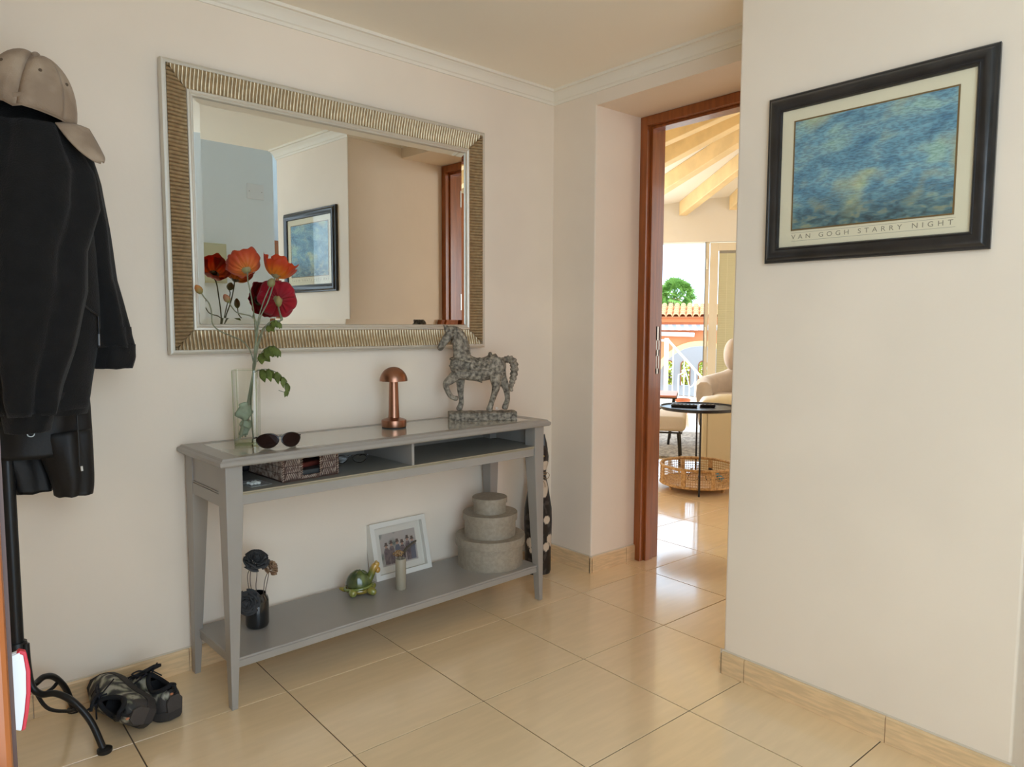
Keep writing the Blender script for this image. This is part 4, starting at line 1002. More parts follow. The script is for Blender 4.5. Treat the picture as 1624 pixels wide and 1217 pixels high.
def front_door():
    s = struct('door_2', bx(-2.30, -1.5800, -1.790, -1.750, .01, 2.05), wood_m, bevel=.004)
    ob('edge_strip', bx(-1.5810, -1.5770, -1.780, -1.760, .02, 2.04), mat('dark_wood_edge', (70, 36, 18), .4), s)
    kb = NB(); lathe(kb, [(0, 0), (.012, 0), (.012, .012), (.024, .022), (.026, .034), (.018, .044), (0, .047)], 20, Matrix.Translation((-1.607, -1.790, .808)) @ Matrix.Rotation(PI/2, 4, 'X')); ob('knob', kb, mat('aged_bronze', (74, 58, 44), .4, .7), s, smooth=40)
    kb = NB(); tube(kb, [(-1.62, -1.751, .905), (-1.62, -1.735, .905)], .006, 8); ob('peg', kb, steel_m, s, smooth=40)
    t = thing('door_tag', 'white plastic tag with a red rim hanging behind the wooden door edge at far left', 'tag', (-1.5845, -1.735, .836))
    k = .56
    P = [(-.035, .080), (-.012, .092), (.028, .100), (.034, .096), (.0372, .070), (.0362, .040), (.033, .015), (.0285, -.006), (.024, -.009), (.012, -.001), (.002, -.004), (-.035, -.004)]
    R2 = [(.024, .0985), (.028, .1015), (.0352, .0975), (.0388, .071), (.0378, .040), (.0344, .014), (.030, -.008), (.0255, -.009), (.0298, .016), (.0328, .041), (.0338, .070), (.0318, .0935), (.0295, .0955)]
    U = [(-.035, .067), (-.012, .077), (.028, .090), (.028, .099), (-.012, .091), (-.035, .079)]
    sc = lambda L: [(x*k, z*k) for x, z in L]
    ob('plate', prism(NB(), sc(P), -.002, .002, 'y'), mat('white_plastic', (226, 226, 226), .35), t, bevel=.0006)
    ob('upper_facet', prism(NB(), sc(U), -.0035, -.0019, 'y'), MATS['white_plastic'], t, bevel=.0005)
    ob('red_rim', prism(NB(), sc(R2), -.0028, .0028, 'y'), mat('red_plastic', (196, 24, 44), .4), t, bevel=.0005)
front_door()

def cat():
    t = thing('carved_cat', 'tall carved black cat with cream spots and a twine bow behind the right table leg', 'figurine', TP(.556, -.098, 0), AW-rad(40))
    m = mat('black_spotted_wood', (34, 31, 30), .35, attr='tint', bump=.1, bscale=80)
    secs = [(0, .056, .046), (.012, .060, .050), (.05, .060, .050), (.10, .060, .052), (.17, .062, .054), (.24, .064, .055), (.30, .062, .052), (.35, .054, .046), (.41, .044, .040), (.452, .034, .033), (.475, .036, .035), (.505, .045, .041), (.54, .047, .042), (.57, .041, .036), (.588, .028, .025), (.594, .010, .009)]
    bm = NB(); rings = []
    for (a, b) in zip(secs, secs[1:]):
        for k in range(12): z, rx, ry = (a[i]+(b[i]-a[i])*k/12 for i in range(3)); rings.append((z, rx, ry))
    rings.append(secs[-1])
    loft(bm, [[Vector((rx*math.cos(2*PI*i/120), ry*math.sin(2*PI*i/120), z)) for i in range(120)] for z, rx, ry in rings])
    b = ob('body', bm, m, t, smooth=60)
    spots = [((.030, .50), .017, .022), ((.022, .395), .020, .040), ((.036, .255), .015, .018), ((.050, .165), .013, .020), ((.034, .13), .015, .020), ((-.040, .15), .014, .022), ((-.030, .115), .012, .014), ((-.020, .33), .014, .03), ((0, .21), .014, .018), ((-.02, .50), .014, .018), ((.056, .14), .006, .012)]
    def tint(c):
        if c.y < .01:
            for (x, z), rx, rz in spots:
                if ((c.x-x)/rx)**2+((c.z-z)/rz)**2 < 1: return (214, 196, 172)
        n = noise.noise(c*40); return (30, 28, 28) if n < .25 else (66, 62, 58)
    paint(b, tint)
    for s in (-1, 1):
        e = NB(); loft(e, [[Vector((s*.024+rx*math.cos(2*PI*i/10)+s*o, ry*math.sin(2*PI*i/10), z)) for i in range(10)] for z, rx, ry, o in ((.565, .019, .012, 0), (.600, .013, .009, .001), (.640, .0015, .001, .002))]); ear = ob('ear', e, m, t, smooth=60); paint(ear, lambda c: (52, 48, 44))
        ey = NB(); ball(ey, (s*.018, -.0385, .545), (.007, .004, .005), seg=10, rings=6); ob('eye', ey, mat('amber_eye', (180, 150, 80), .3), t, smooth=180)
    tw = mat('twine', (150, 122, 86), .9)
    ob('twine', tube(NB(), [(.0365*math.cos(2*PI*i/24), .0355*math.sin(2*PI*i/24), .458+.002*math.sin(i)) for i in range(24)], .0022, 6, loop=True), tw, t, smooth=60)
    bw = NB()
    for s in (-1, 1): tube(bw, spline([(.006, -.040, .458), (.006+s*.022, -.046, .474), (.006+s*.040, -.044, .462), (.006+s*.030, -.044, .444), (.006, -.041, .456), (.006+s*.018, -.044, .425), (.006+s*.022, -.045, .405)], 5), .0013, 5)
    ob('bow', bw, tw, t, smooth=60)
cat()
def vestibule_bits():
    t = thing('cover_plate', 'square white blank cover plate on the bluish wall seen in the mirror', 'cover plate', (.785, -3.0, 2.14), PI)
    ob('plate', bx(-.068, .068, -.008, 0, -.058, .058), mat('white_plastic', (226, 226, 226), .35), t, bevel=.003)
    for s in (-1, 1): bm = NB(); lathe(bm, [(0, 0), (.004, 0), (.004, .0015), (0, .002)], 10, Matrix.Translation((s*.05, -.008, 0)) @ Matrix.Rotation(PI/2, 4, 'X')); ob('screw', bm, steel_m, t, smooth=30)
    t = thing('fuse_box', 'khaki cream fuse box on the bluish wall behind the poppies in the mirror', 'fuse box', (.435, -3.0, 1.575), PI)
    fm = mat('khaki_cream_enamel', (196, 192, 160), .5)
    ob('housing', bx(-.095, .095, -.045, 0, -.145, .145), fm, t, bevel=.004)
    ob('door', bx(-.085, .085, -.052, -.0455, -.135, .135), fm, t, bevel=.003)
    ob('latch', bx(-.078, -.066, -.058, -.0525, -.015, .015), mat('dark_plastic', (60, 58, 56), .5), t, bevel=.001)
    t = thing('wooden_cupboard', 'dark brown wooden cupboard in the gap beside the framed print in the mirror', 'cupboard', (1.45, -3.80, 0), PI)
    ob('carcass', bx(-.42, .42, -.18, .18, .06, 1.86), wood_m, t, bevel=.004)
    for s in (-1, 1):
        d = ob('door', bx(min(s*.41, s*.003), max(s*.41, s*.003), -.198, -.181, .09, 1.83), wood_m, t, bevel=.004)
        bm = NB(); ball(bm, (s*.04, -.21, .95), .012, seg=12, rings=8); ob('knob', bm, mat('aged_bronze', (74, 58, 44), .4, .7), d, smooth=180)
    ob('plinth', bx(-.40, .40, -.16, .16, 0, .06), wood_m, t)
vestibule_bits()
# ---------------------------------------------------------------- living room beyond the doorway
W0, FN, FE = Vector((5.1073, 2.4872, 0)), Vector((.81106, .58496, 0)), Vector((.58496, -.81106, 0))
FM = Matrix(((FE.x, FN.x, 0, W0.x), (FE.y, FN.y, 0, W0.y), (0, 0, 1, 0), (0, 0, 0, 1)))     # u right, n outward, z up
FROT = math.atan2(FE.y, FE.x)
def FW(u, n, z=0): return FM @ Vector((u, n, z))
APX, APZ, SL = Vector((3.5, -.4)), 3.2, .2111
def roof_z(p): return APZ-SL*(Vector((p[0], p[1]))-APX).length
cream = mat('living_cream_paint', (239, 236, 229), .8)
white_p = mat('white_soffit_paint', (240, 236, 226), .8)
beam_m = mat('honey_beam_paint', (234, 208, 156), .55, var=.06, scale=6, stretch=(1, 1, 1))
pvc = mat('cream_door_frame', (236, 228, 208), .35)
def wall_seg(name, a, b, z0=0, z1=3.3, th=.18, m=cream):
    a, b = Vector(a), Vector(b); t = (b-a).normalized(); n = Vector((t.y, -t.x))      # outward on the right of travel
    M = Matrix(((t.x, n.x, 0, a.x), (t.y, n.y, 0, a.y), (0, 0, 1, 0), (0, 0, 0, 1)))
    return struct(name, bx(-.02, (b-a).length+.02, 0, th, z0, z1, M), m)
def living_shell():
    L, R = FW(-1.5, 0), FW(1.2, 0)
    poly = [Vector((1.17, 4.2)), Vector((2.9, 4.4)), L.xy, R.xy, Vector((6.6, -.4)), Vector((5.8, -2.7)), Vector((3.6, -3.1)), Vector((1.17, -2.7))]
    names = ['wall_living_north', 'wall_living_corner', None, 'wall_living_right', 'wall_living_east', 'wall_living_window', 'wall_living_south']
    for n, a, b in zip(names, poly, poly[1:]):
        if n: wall_seg(n, a, b)
    struct('wall_living_door_side', box(bx(1.17, 1.20, .35, 4.3, 0, 3.3), 1.17, 1.20, -2.8, -1.07, 0, 3.3), cream)
    struct('wall_living_header', bx(1.17, 1.20, -1.07, .35, 2.085, 3.3), cream)
    struct('wall_living_jamb', bx(1.17, 1.20, -.130, .35, 0, 2.085), cream)
    far = NB(); box(far, -1.52, -.85, 0, .2, 0, 3.3, FM); box(far, .76, 1.22, 0, .2, 0, 3.3, FM); box(far, -.86, .77, 0, .2, 2.04, 3.3, FM)
    struct('wall_living_far', far, cream)
    bm = NB(); pts = []
    for a, b in zip(poly, poly[1:]+poly[:1]):
        for k in range(8): q = a.lerp(b, k/8); d = (q-APX).normalized(); q = q+d*.10; pts.append(Vector((q.x, q.y, roof_z(q))))
    ap = bm.verts.new((APX.x, APX.y, APZ)); vs = [bm.verts.new(p) for p in pts]
    for i in range(len(vs)): bm.faces.new((ap, vs[i], vs[(i+1) % len(vs)]))
    struct('ceiling_living', bm, white_p, solid=.02)
    rt = struct('trim_beams', bx(-.12, .12, -.12, .12, 2.98, 3.2, Matrix.Translation((APX.x, APX.y, 0))), beam_m)
    for k in range(34):
        th = rad(63.2+10.65*k); d = Vector((math.cos(th), math.sin(th))); n = Vector((-d.y, d.x))
        if k > 33: break
        # run out to the wall polygon
        rmax = 9
        for a, b in zip(poly, poly[1:]+poly[:1]):
            e = b-a; den = d.x*e.y-d.y*e.x
            if abs(den) > 1e-6:
                r = ((a.x-APX.x)*e.y-(a.y-APX.y)*e.x)/den; s = ((a.x-APX.x)*d.y-(a.y-APX.y)*d.x)/den
                if r > 0 and -.001 < s < 1.001: rmax = min(rmax, r)
        rings = []
        for r in (.13, rmax-.005):
            p = APX+d*r; zt = APZ-SL*r-.012
            rings.append([Vector((p.x+n.x*w, p.y+n.y*w, zt-h)) for w, h in ((-.045, 0), (.045, 0), (.045, .15), (-.045, .15))])
        ob('beam', loft(NB(), rings), beam_m, rt, bevel=.006)
living_shell()
def terrace_door():
    s = struct('door_3', box(box(NB(), .108, .150, .03, .10, 0, 2.04, FM), -.85, .76, .03, .10, 2.0405, 2.08, FM), pvc, bevel=.003)
    fr = NB(); box(fr, .155, .245, .02, .075, .01, 2.03, FM); box(fr, .66, .75, .02, .075, .01, 2.03, FM); box(fr, .245, .66, .02, .075, 1.945, 2.03, FM); box(fr, .245, .66, .02, .075, .01, .16, FM)
    lf = ob('leaf', fr, pvc, s, bevel=.004)
    ob('pane', bx(.245, .66, .055, .060, .16, 1.945, FM), pane_m, lf)
    bl = NB(); M = FM @ Matrix.Translation((0, .034, 0))
    for i in range(70): 
        z = .17+i*.0252; box(bl, .25, .655, -.015, .015, -.0009, .0009, M @ Matrix.Translation((0, 0, z)) @ Matrix.Rotation(rad(-66), 4, 'X'))
    ob('blind_slats', bl, mat('sage_cream_blind', (214, 208, 176), .6), lf, kind='stuff')
    hr = NB(); box(hr, .25, .655, .022, .046, 1.915, 1.944, FM); ob('blind_headrail', hr, mat('grey_headrail', (150, 148, 140), .5), lf)
    for u in (.34, .565): ob('blind_cord', tube(NB(), [FW(u, .020, .17), FW(u, .020, 1.92)], .0012, 4), pvc, lf)
    for z in (.35, 1.05, 1.80): ob('hinge', tube(NB(), [FW(.128, .018, z-.06), FW(.128, .018, z+.06)], .012, 8), pvc, s, smooth=60)
    ob('gasket', bx(.1045, .108, .02, .10, 0, 2.04, FM), mat('grey_gasket', (74, 76, 78), .6), s)
    hd = NB(); box(hd, .122, .140, .012, .030, .86, 1.10, FM); tube(hd, [FW(.131, .012, 1.02), FW(.131, -.03, 1.02), FW(.131, -.032, 1.01), FW(.131, -.032, .90)], .008, 8); ob('handle', hd, pvc, s, smooth=40)
    # second leaf opened outwards onto the terrace
    fr2 = NB(); M2 = FM @ Matrix.Translation((-.85, .10, 0)) @ Matrix.Rotation(rad(112), 4, 'Z')
    box(fr2, 0, .09, -.03, .03, .01, 2.03, M2); box(fr2, .82, .91, -.03, .03, .01, 2.03, M2); box(fr2, .09, .82, -.03, .03, 1.94, 2.03, M2); box(fr2, .09, .82, -.03, .03, .01, .16, M2)
    lf2 = ob('leaf', fr2, pvc, s, bevel=.004); ob('pane', bx(.09, .82, -.003, .003, .16, 1.94, M2), pane_m, lf2)
terrace_door()

def side_table():
    c = Vector((2.570, .598, 0))
    t = thing('round_side_table', 'black round metal side table with thin legs beyond the doorway', 'side table', c, 0)
    ob('tabletop', lathe(NB(), [(0, .552), (.255, .552), (.263, .556), (.265, .575), (.259, .575), (.257, .566), (0, .566)], 64), mat('black_tabletop', (34, 36, 42), .3), t, smooth=30)
    base = math.atan2(-.588, -.809)
    for k in range(4):
        a = base+rad(90*k)+rad(2); p = Vector((.272*math.cos(a), .272*math.sin(a), 0))
        ob('leg', tube(NB(), [p*.80+Vector((0, 0, .553)), p*.965+Vector((0, 0, .553)), p+Vector((0, 0, .535)), p+Vector((0, 0, 0))], .0065, 8), black_metal, t, smooth=60)
    b = thing('rattan_basket', 'round honey-coloured open-weave rattan tray basket under the black side table', 'basket', c, 0)
    rm = mat('honey_rattan', (212, 172, 118), .6, rgb2=(176, 134, 84), scale=60)
    ra, z0, z1 = .252, .045, .168
    for z, r in ((z0, .008), (z1, .009)): ob('hoop', tube(NB(), [(ra*math.cos(2*PI*i/72), ra*math.sin(2*PI*i/72), z) for i in range(72)], r, 8, loop=True), rm, b, smooth=60)
    w = NB(); n = 100
    for i in range(n):
        a = 2*PI*i/n; tube(w, [(ra*math.cos(a), ra*math.sin(a), z0), (ra*math.cos(a), ra*math.sin(a), z1)], .0020, 4, caps=False)
    for k in range(7):
        z = z0+(z1-z0)*(k+.5)/7; tube(w, [((ra+.001)*math.cos(2*PI*i/72), (ra+.001)*math.sin(2*PI*i/72), z) for i in range(72)], .0022, 4, loop=True)
    ob('open_weave', w, rm, b, kind='stuff')
    for k in range(8):
        a = 2*PI*k/8+.25; M = Matrix.Rotation(a, 4, 'Z'); ob('stave', bx(ra-.003, ra+.004, -.014, .014, z0, z1, M), rm, b, bevel=.001)
    ob('floor_disc', lathe(NB(), [(0, z0-.004), (ra, z0-.004), (ra, z0+.004), (0, z0+.004)], 48), rm, b, smooth=30)
    for i in range(3):
        a = 2*PI*i/3+.6; ob('foot', lathe(NB(), [(0, 0), (.012, 0), (.012, z0-.004), (0, z0-.004)], 10, Matrix.Translation((.2*math.cos(a), .2*math.sin(a), 0))), rm, b, smooth=30)
    fwd = FE
    def remote(lab, u, n, ln, wd, rz):
        p = c+FE*u+FN*n; r = thing('remote_control', lab, 'remote control', (p.x, p.y, .5662), FROT+rz, 'remotes on the side table')
        ob('case', bx(-ln/2, ln/2, -wd/2, wd/2, 0, .020), mat('black_plastic', (20, 20, 22), .35), r, bevel=.006)
        for i in range(int(ln/.026)): ob('button', bx(-ln/2+.016+.026*i, -ln/2+.028+.026*i, -.010, .010, .0198, .0222), mat('grey_button', (90, 92, 96), .5), r)
    remote('long black remote control on the left of the black side table', -.10, -.02, .175, .045, rad(-6))
    remote('short black remote control on the right of the black side table', .055, .02, .105, .04, rad(10))
    p = c+FE*.165+FN*.03; zb = z0+.004
    h = thing('blue_handset', 'turquoise blue corded gadget lying in the rattan basket', 'gadget', (p.x, p.y, zb+.018), FROT)
    M = Matrix.Rotation(rad(-52), 4, 'Y')
    ob('grip', lathe(NB(), [(0, 0), (.014, .004), (.017, .03), (.015, .075), (.010, .088), (0, .09)], 14, M @ Matrix.Translation((0, 0, -.012))), mat('turquoise_plastic', (22, 148, 186), .35), h, smooth=60)
    ob('tip', lathe(NB(), [(0, .085), (.011, .086), (.012, .11), (.006, .125), (0, .126)], 12, M @ Matrix.Translation((0, 0, -.012))), mat('black_plastic', (20, 20, 22), .35), h, smooth=60)
    cb = spline([(-.01, 0, -.012), (-.06, .03, -.012), (-.10, -.02, -.012), (-.12, .01, .05), (-.15, .03, .02), (-.17, -.03, -.012), (-.23, 0, -.012), (-.20, .05, .05), (-.25, .06, .02)], 6)
    ob('cable', tube(NB(), cb, .003, 6), mat('black_plastic', (20, 20, 22), .35), h, smooth=60)
side_table()
def stool():
    t = thing('cushioned_footstool', 'low footstool with a thick beige cushion on black metal legs behind the side table', 'footstool', (3.16, 1.42, 0), FROT)
    bm = NB(); box(bm, -.42, .23, -.26, .26, .285, .405); 
    o = ob('cushion', bm, mat('beige_upholstery', (214, 204, 192), .9, bump=.3, bscale=90), t, bevel=.04, smooth=180); o.modifiers['bevel'].segments = 5
    bm = NB(); tube(bm, [(-.40, -.24, .275), (.20, -.24, .275), (.20, .24, .275), (-.40, .24, .275)], .007, 8, loop=True); ob('frame', bm, black_metal, t, smooth=60)
    for x in (-.38, .17):
        for y in (-.22, .22): ob('leg', tube(NB(), spline([(x, y, .275), (x+(.012 if x > 0 else -.012), y, .14), (x+(.02 if x > 0 else -.02), y, .0)], 6), .010, 8), black_metal, t, smooth=60)
stool()
def sofa():
    cm = mat('cream_leather', (226, 212, 176), .5, bump=.1, bscale=40)
    t = thing('cream_sofa', 'cream leather sofa end with a ruched seat cushion right of the doorway view', 'sofa', FW(.40, -2.65), FROT)
    ob('arm_block', bx(-.325, .55, -.02, .85, .01, .50), cm, t, bevel=.02)
    ob('seam', bx(-.285, -.282, -.0225, -.0195, .03, .48), mat('dark_seam', (150, 134, 100), .8), t)
    bm = NB(); rings = []
    for i in range(41):
        x = -.325+.9*i/40; k = 1+.05*math.sin(i*1.9)+.03*math.sin(i*4.3); h = .052*min(1, .45+i*.10)
        rings.append([Vector((x+.02*math.sin(2*PI*j/20), .17+.17*k*math.cos(2*PI*j/20), .548-.02*i/40+h*k*math.sin(2*PI*j/20))) for j in range(20)])
    loft(bm, rings); ob('rolled_cushion', bm, cm, t, smooth=60)
    for k in range(2): ob('foot', bx(-.28+.6*k, -.24+.6*k, .05, .09, 0, .012), black_metal, t)
sofa()
def armchair():
    um = mat('greige_velvet', (196, 180, 164), .9, sheen=.3, var=.05, scale=12)
    t = thing('wing_armchair', 'greige upholstered armchair with a rounded wing back by the terrace door', 'armchair', FW(.46, -1.10), FROT)
    # low shell sweeping from the arm round the back
    bm = NB(); prof = []
    path = spline([(-.37, -.42, .60), (-.375, -.20, .615), (-.36, .05, .62), (-.28, .24, .63), (-.12, .36, .68), (.08, .40, .84), (.28, .37, .86), (.42, .22, .70), (.46, 0, .62), (.46, -.42, .60)], 5)
    rings = []
    for i, p in enumerate(path):
        q = path[min(i+1, len(path)-1)]-path[max(i-1, 0)]; tn = Vector((q.x, q.y, 0)).normalized(); o = Vector((tn.y, -tn.x, 0)); o = o*(-1)
        h = p.z; base = Vector((p.x, p.y, 0))
        rings.append([base+o*w*(.9 if z > .3 else .75)+Vector((0, 0, z)) for w, z in ((-.05, .22), (-.085, .35), (-.10, h-.08), (-.085, h-.02), (-.04, h+.012), (.02, h+.01), (.055, h-.02), (.06, h-.10), (.04, .3), (.03, .22))])
    loft(bm, rings); ob('shell', bm, um, t, smooth=180)
    bm = NB(); ball(bm, (.13, .32, .79), (.22, .085, .235), seg=32, rings=20); 
    for v in bm.verts: v.co.y += .25*(v.co.z-.8)*.6
    ob('wing_back', bm, um, t, smooth=180)
    bm = NB(); ball(bm, (-.085, .22, .845), (.085, .13, .155), seg=24, rings=16); ob('wing', bm, um, t, smooth=180)
    bm = NB(); ball(bm, (.37, .15, .885), (.085, .12, .145), seg=24, rings=16); ob('wing', bm, um, t, smooth=180)
    bm = NB(); box(bm, -.29, .38, -.46, .28, .33, .47); o = ob('seat_cushion', bm, mat('pale_greige_velvet', (214, 200, 186), .9, sheen=.3), t, bevel=.06, smooth=180); o.modifiers['bevel'].segments = 5
    ob('base', bx(-.33, .42, -.42, .30, .20, .34), um, t, bevel=.03)
    for x in (-.27, .36):
        for y in (-.36, .24): ob('leg', lathe(NB(), [(0, 0), (.012, 0), (.022, .20), (0, .20)], 12, Matrix.Translation((x, y, 0))), wood_m, t, smooth=30)
armchair()
def coffee_table():
    t = thing('low_table', 'small terracotta-topped low table with dark splayed legs before the terrace door', 'low table', FW(-.50, -1.25), FROT)
    ob('tabletop', bx(-.36, .36, -.25, .25, .462, .482), mat('terracotta_top', (206, 132, 100), .45), t, bevel=.003)
    ob('edge_band', bx(-.365, .365, -.255, .255, .452, .4625), mat('dark_brown_edge', (44, 36, 34), .5), t, bevel=.002)
    for x in (-1, 1):
        for y in (-1, 1): ob('leg', tube(NB(), [(x*.32, y*.21, .455), (x*.36, y*.235, 0)][::1] if x < 0 else [(.335, y*.21, .455), (.29, y*.19, 0)], .012, 8), black_metal, t, smooth=60)
coffee_table()
def rug():
    m = mat('grey_pile', (150, 146, 142), 1, rgb2=(196, 192, 186), scale=34, lo=.42, hi=.58, bump=1, bscale=220)
    bm = NB(); box(bm, -1.4, .95, -2.06, -.55, .0005, .016, FM)
    o = ob('rug', bm, m, bevel=.004); tag(o, 'mottled grey rug lying under the footstool in the living room', 'rug')
rug()

# ---------------------------------------------------------------- outside
def outside():
    paving = mat('pale_terrace_tile', (206, 198, 186), .6, var=.08, scale=3)
    struct('terrace', box(NB(), -4, 4, .02, 1.75, -.25, -.012, FM), paving)
    struct('ground', box(NB(), -30, 30, 1.75, 70, -2.2, -1.25, FM), mat('pale_ground', (200, 194, 182), .9, var=.08, scale=.8))
    wi = mat('white_wrought_iron', (240, 240, 238), .45)
    t = thing('railing', 'white wrought-iron stair railing with pointed arches outside the terrace door', 'railing', FW(0, 1.5), FROT)
    def top(u): return .925 if u < -.32 else .925-(u+.32)*1.108
    def bot(u): return .06 if u < -.32 else .06-(u+.32)*1.108
    ob('handrail', tube(NB(), [(-2.2, 0, .925), (-.32, 0, .925), (.6, 0, top(.6))], .017, 8), wi, t, smooth=60)
    ob('bottom_rail', tube(NB(), [(-2.2, 0, .06), (-.32, 0, .06), (.6, 0, bot(.6))], .011, 8), wi, t, smooth=60)
    for u in (-2.15, -1.25, -.345): ob('newel_post', bx(u-.028, u+.028, -.028, .028, -.012, .955), wi, t, bevel=.004)
    us = [-2.05+.085*i for i in range(19)]+[-.255+.072*i for i in range(12)]
    for i, u in enumerate(us):
        if abs(u+1.25) < .035 or abs(u+.345) < .04: continue
        ob('baluster', tube(NB(), [(u, 0, bot(u)), (u, 0, top(u) if i % 2 else top(u)-.30)], .0085, 6), wi, t, smooth=60)
    for i in range(1, len(us)-1, 2):
        u, d = us[i], us[i+1]-us[i]
        if d > .1 or us[i]-us[i-1] > .1: continue
        ob('pointed_arch', tube(NB(), spline([(us[i-1], 0, top(us[i-1])-.30), (u-.028, 0, top(u)-.20), (u, 0, top(u)-.13)], 4)+spline([(u, 0, top(u)-.13), (u+.028, 0, top(u)-.20), (us[i+1], 0, top(us[i+1])-.30)], 4)[1:], .0075, 6), wi, t, smooth=60)
        zc = bot(u)+.23
        ob('crossed_scroll', tube(tube(NB(), spline([(u-.055, 0, zc+.085), (u-.012, 0, zc), (u-.055, 0, zc-.085)], 5), .007, 6), spline([(u+.055, 0, zc+.085), (u+.012, 0, zc), (u+.055, 0, zc-.085)], 5), .007, 6), wi, t, smooth=60)
    st = struct('trim_stairs', bx(-.30, -.05, 1.1, 2.4, -1.25, -.10, FM), paving)
    for k in range(1, 7): ob('step', bx(-.05+.2*(k-1), -.05+.2*k, 1.1, 2.4, -1.25, -.10-.16*k, FM), paving, st)
    p = thing('flower_pot', 'orange terracotta pot on the terrace behind the white railing', 'pot', FW(-.115, 1.22, -.012), 0)
    ob('body', lathe(NB(), [(0, 0), (.055, 0), (.085, .16), (.095, .165), (.095, .195), (.080, .195), (.072, .165), (.05, .02), (0, .02)], 24), mat('terracotta', (206, 112, 70), .8), p, smooth=40)
    ob('soil', lathe(NB(), [(0, .15), (.075, .15), (0, .155)], 16), mat('soil', (70, 54, 42), 1), p)
    # house across the way
    h = thing('neighbouring_house', 'orange house with an arched porch and barrel-tiled roof across the way', 'house', FW(0, 12), FROT)
    og = mat('orange_render', (226, 140, 92), .9, var=.05, scale=2); yl = mat('cream_yellow_trim', (240, 206, 140), .8); bl = mat('pale_blue_render', (206, 222, 230), .9); wt = mat('white_beam_paint', (238, 236, 230), .7)
    A = [(.2+1.18*math.cos(a), -.62+1.18*math.sin(a)) for a in [PI*k/24 for k in range(25)]]
    poly = [(-3.2, -1.25), (-3.2, 1.28), (3.4, 1.28), (3.4, -1.25), (1.38, -1.25)]+A+[(-.98, -1.25)]
    ob('porch_wall', prism(NB(), poly, 0, .28, 'y'), og, h)
    B = [(.2+1.32*math.cos(a), -.62+1.32*math.sin(a)) for a in [PI*k/24 for k in range(25)]]
    ob('arch_band', prism(NB(), [(1.52, -1.25)]+B+[(-1.12, -1.25), (-.985, -1.25)]+A[::-1]+[(1.385, -1.25)], -.04, .02, 'y'), yl, h)
    bk = NB(); us2 = (-.72, -.22, .30); w = .15
    xs = [-3.2]; 
    cuts = sorted(us2)
    prev = -3.2
    for c in cuts:
        box(bk, prev, c-w, 2.4, 2.55, -1.25, 1.2); prev = c+w
        box(bk, c-w, c+w, 2.4, 2.55, -1.25, -.72)
        a2 = [(c+w*math.cos(a), -.10+w*math.sin(a)) for a in [PI*k/12 for k in range(13)]]
        prism(bk, a2+[(c-w, 1.2), (c+w, 1.2)], 2.4, 2.55, 'y')
    box(bk, prev, 3.4, 2.4, 2.55, -1.25, 1.2)
    ob('back_wall', bk, bl, h)
    rv = mat('brown_reveal', (176, 120, 84), .8)
    for c in us2:
        a2 = [(c+w*math.cos(a), -.10+w*math.sin(a)) for a in [PI*k/12 for k in range(13)]]; a1 = [(c+(w-.03)*math.cos(a), -.10+(w-.03)*math.sin(a)) for a in [PI*k/12 for k in range(13)]]
        ob('arched_opening', prism(NB(), [(c+w, -.72)]+a2+[(c-w, -.72), (c-w+.03, -.72)]+a1[::-1]+[(c+w-.03, -.72)], 2.36, 2.60, 'y'), rv, h)
    ob('porch_floor', bx(-3.2, 3.4, 0, 2.5, -1.2499, -1.18), paving, h)
    ob('side_wall', bx(-3.4, -3.2, 0, 2.55, -1.25, 1.28), og, h); ob('side_wall', bx(3.4, 3.6, 0, 2.55, -1.25, 1.28), og, h)
    ob('white_beam', tube(NB(), [(-3.0, -.16, .93), (.02, -.16, .865)], .06, 8), wt, h, smooth=60)
    aw = NB(); strip = [NB(), NB()]
    for k in range(64):
        b = strip[k % 2]; u = -3.1+.105*k
        vs = [b.verts.new(p) for p in ((u, -.10, 1.13), (u+.105, -.10, 1.13), (u+.165, -.22, .985), (u+.06, -.22, .985))]; b.faces.new(vs)
    an = ob('awning', strip[0], mat('grey_blue_canvas', (168, 172, 184), .8), h, solid=.008); ob('white_stripe', strip[1], mat('white_canvas', (238, 238, 236), .8), an, solid=.008)
    ob('fascia', bx(-3.4, 3.6, -.14, 0, 1.20, 1.33), mat('orange_fascia', (214, 120, 70), .8), h)
    tm = mat('pale_clay_tile', (230, 176, 122), .85, rgb2=(206, 132, 84), scale=5)  # pale clay mottled with a deeper orange by noise
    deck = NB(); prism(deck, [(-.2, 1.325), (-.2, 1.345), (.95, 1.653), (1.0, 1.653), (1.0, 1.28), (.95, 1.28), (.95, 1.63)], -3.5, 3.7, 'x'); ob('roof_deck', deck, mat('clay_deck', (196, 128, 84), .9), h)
    pt = NB(); sl = math.atan2(.455, 1.7)
    loft(pt, [[Vector((r*math.cos(PI*k/6), y, r*math.sin(PI*k/6))) for k in range(7)]+[Vector((r*.82*math.cos(PI*k/6), y, r*.82*math.sin(PI*k/6))) for k in range(6, -1, -1)] for r, y in ((.086, 0), (.070, .44))])
    proto = ob('roof_tile', pt, tm, h, smooth=50); first = True
    for row in range(3):
        for k in range(20):
            u = -2.05+.175*k; y = -.24+.42*row; z = 1.345+(y+.2)*math.tan(sl)+.012
            o = proto if first else dup(proto, h); first = False
            o.location = (u, y, z); o.rotation_euler = (sl, 0, 0)
    rest = NB()
    for row in range(3):
        for k in list(range(-8, 0))+list(range(20, 33)):
            y = -.24+.42*row; M = Matrix.Translation((-2.05+.175*k, y, 1.357+(y+.2)*math.tan(sl))) @ Matrix.Rotation(sl, 4, 'X')
            loft(rest, [[M @ Vector((r*math.cos(PI*q/6), yy, r*math.sin(PI*q/6))) for q in range(7)] for r, yy in ((.086, 0), (.070, .44))], closed=False, caps=False)
    ob('outlying_roof_tiles', rest, tm, h, solid=.012, kind='stuff')
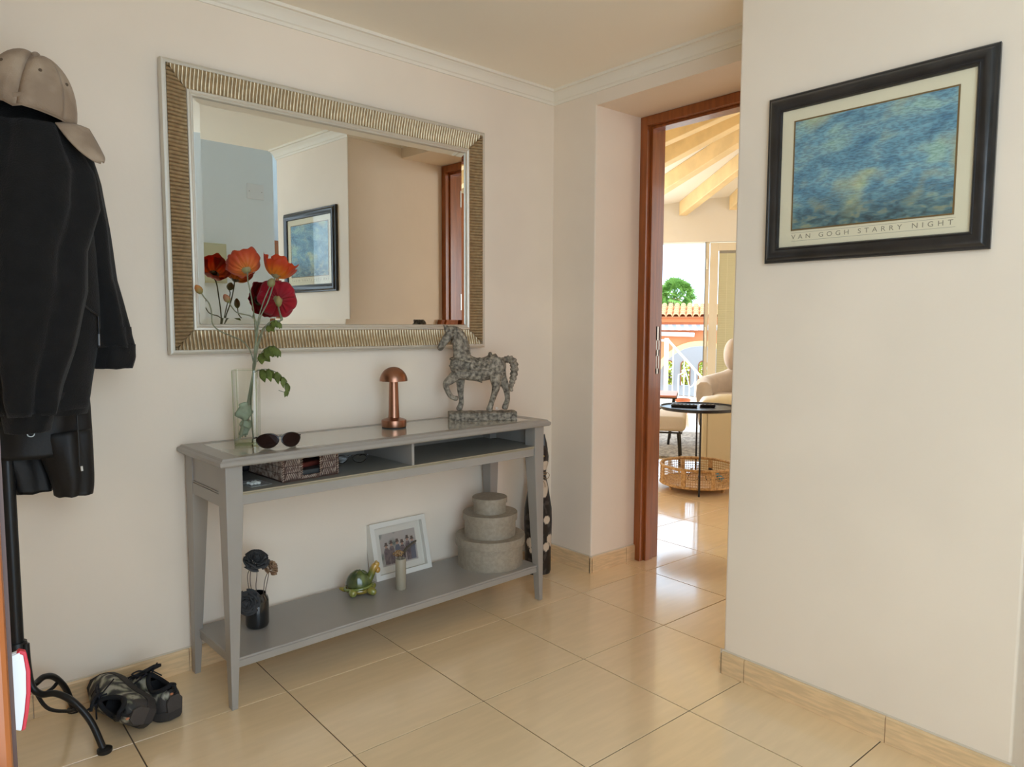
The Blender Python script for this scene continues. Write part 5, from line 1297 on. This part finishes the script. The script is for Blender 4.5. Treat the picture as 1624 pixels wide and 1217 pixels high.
    # yellow flowering shrubs behind the arched openings
    ym = mat('yellow_blossom', (236, 214, 60), .8, rgb2=(150, 164, 52), scale=9)
    for i, (lab, u, n, r) in enumerate((('yellow flowering shrub seen through the left arched opening', -.74, 15.6, .5), ('yellow flowering shrub seen through the middle arched opening', -.20, 15.8, .55), ('yellow flowering shrub seen through the right arched opening', .34, 15.7, .5))):
        s = thing('flowering_shrub', lab, 'shrub', FW(u, n, -1.25), FROT, 'yellow shrubs across the way')
        rnd = random.Random(i); bm = NB()
        for k in range(420):
            d = Vector((rnd.gauss(0, 1), rnd.gauss(0, 1), rnd.gauss(0, 1))).normalized()*rnd.uniform(.75, 1.0); p = Vector((d.x*r*.42, d.y*r*.42, .95+d.z*r*1.15))
            a = Vector((rnd.gauss(0, 1), rnd.gauss(0, 1), rnd.gauss(0, 1))).normalized(); b = a.orthogonal().normalized(); q = .055
            bm.faces.new([bm.verts.new(p+v) for v in (a*q, b*q*.6, -a*q, -b*q*.6)])
        ob('foliage', bm, ym, s, kind='stuff'); ob('trunk', tube(NB(), [(0, 0, 0), (.02, 0, .9)], .035, 6), mat('bark', (120, 96, 72), .9), s, smooth=60)
    # fan palm far behind
    pl = thing('fan_palm', 'green fan palm tree rising behind the tiled roof', 'palm tree', FW(-1.15, 38, -1.25), FROT)
    ob('trunk', tube(NB(), [(0, 0, 0), (.05, 0, 2.0), (0, 0, 4.0)], [.22, .18, .16], 10), mat('palm_trunk', (150, 122, 90), .9, bump=.6, bscale=8), pl, smooth=60)
    gm = mat('palm_green', (126, 160, 66), .6, rgb2=(92, 132, 48), scale=2); bmr = mat('dry_frond', (196, 168, 116), .8); rnd = random.Random(9)
    for k in range(52):
        az = k*2.4; el = rad(82-2.5*k+rnd.uniform(-8, 8)); ln = rnd.uniform(.62, .90); top_ = Vector((0, 0, 4.1))
        d = Vector((math.cos(az)*math.cos(el), math.sin(az)*math.cos(el), math.sin(el))); hub = top_+d*ln
        side = d.cross(Vector((0, 0, 1)));
        if side.length < .1: side = Vector((1, 0, 0))
        side.normalize(); side = (Matrix.Rotation(rnd.uniform(-1.2, 1.2), 3, d) @ side); bm = NB(); tube(bm, [top_, hub], .02, 4)
        for j in range(11):
            a = rad(-75+15*j); f = (d*math.cos(a)+side*math.sin(a)).normalized(); L_ = .72*(1-.25*abs(math.sin(a)))
            w_ = f.cross(d.cross(side)).normalized()*.085
            q0, q1, q2 = hub, hub+f*L_*.55, hub+f*L_+Vector((0, 0, -.16*(1+max(0, -d.z))))
            bm.faces.new([bm.verts.new(v) for v in (q0, q1+w_, q2, q1-w_)])
        ob('frond', bm, bmr if k > 44 else gm, pl)
outside()
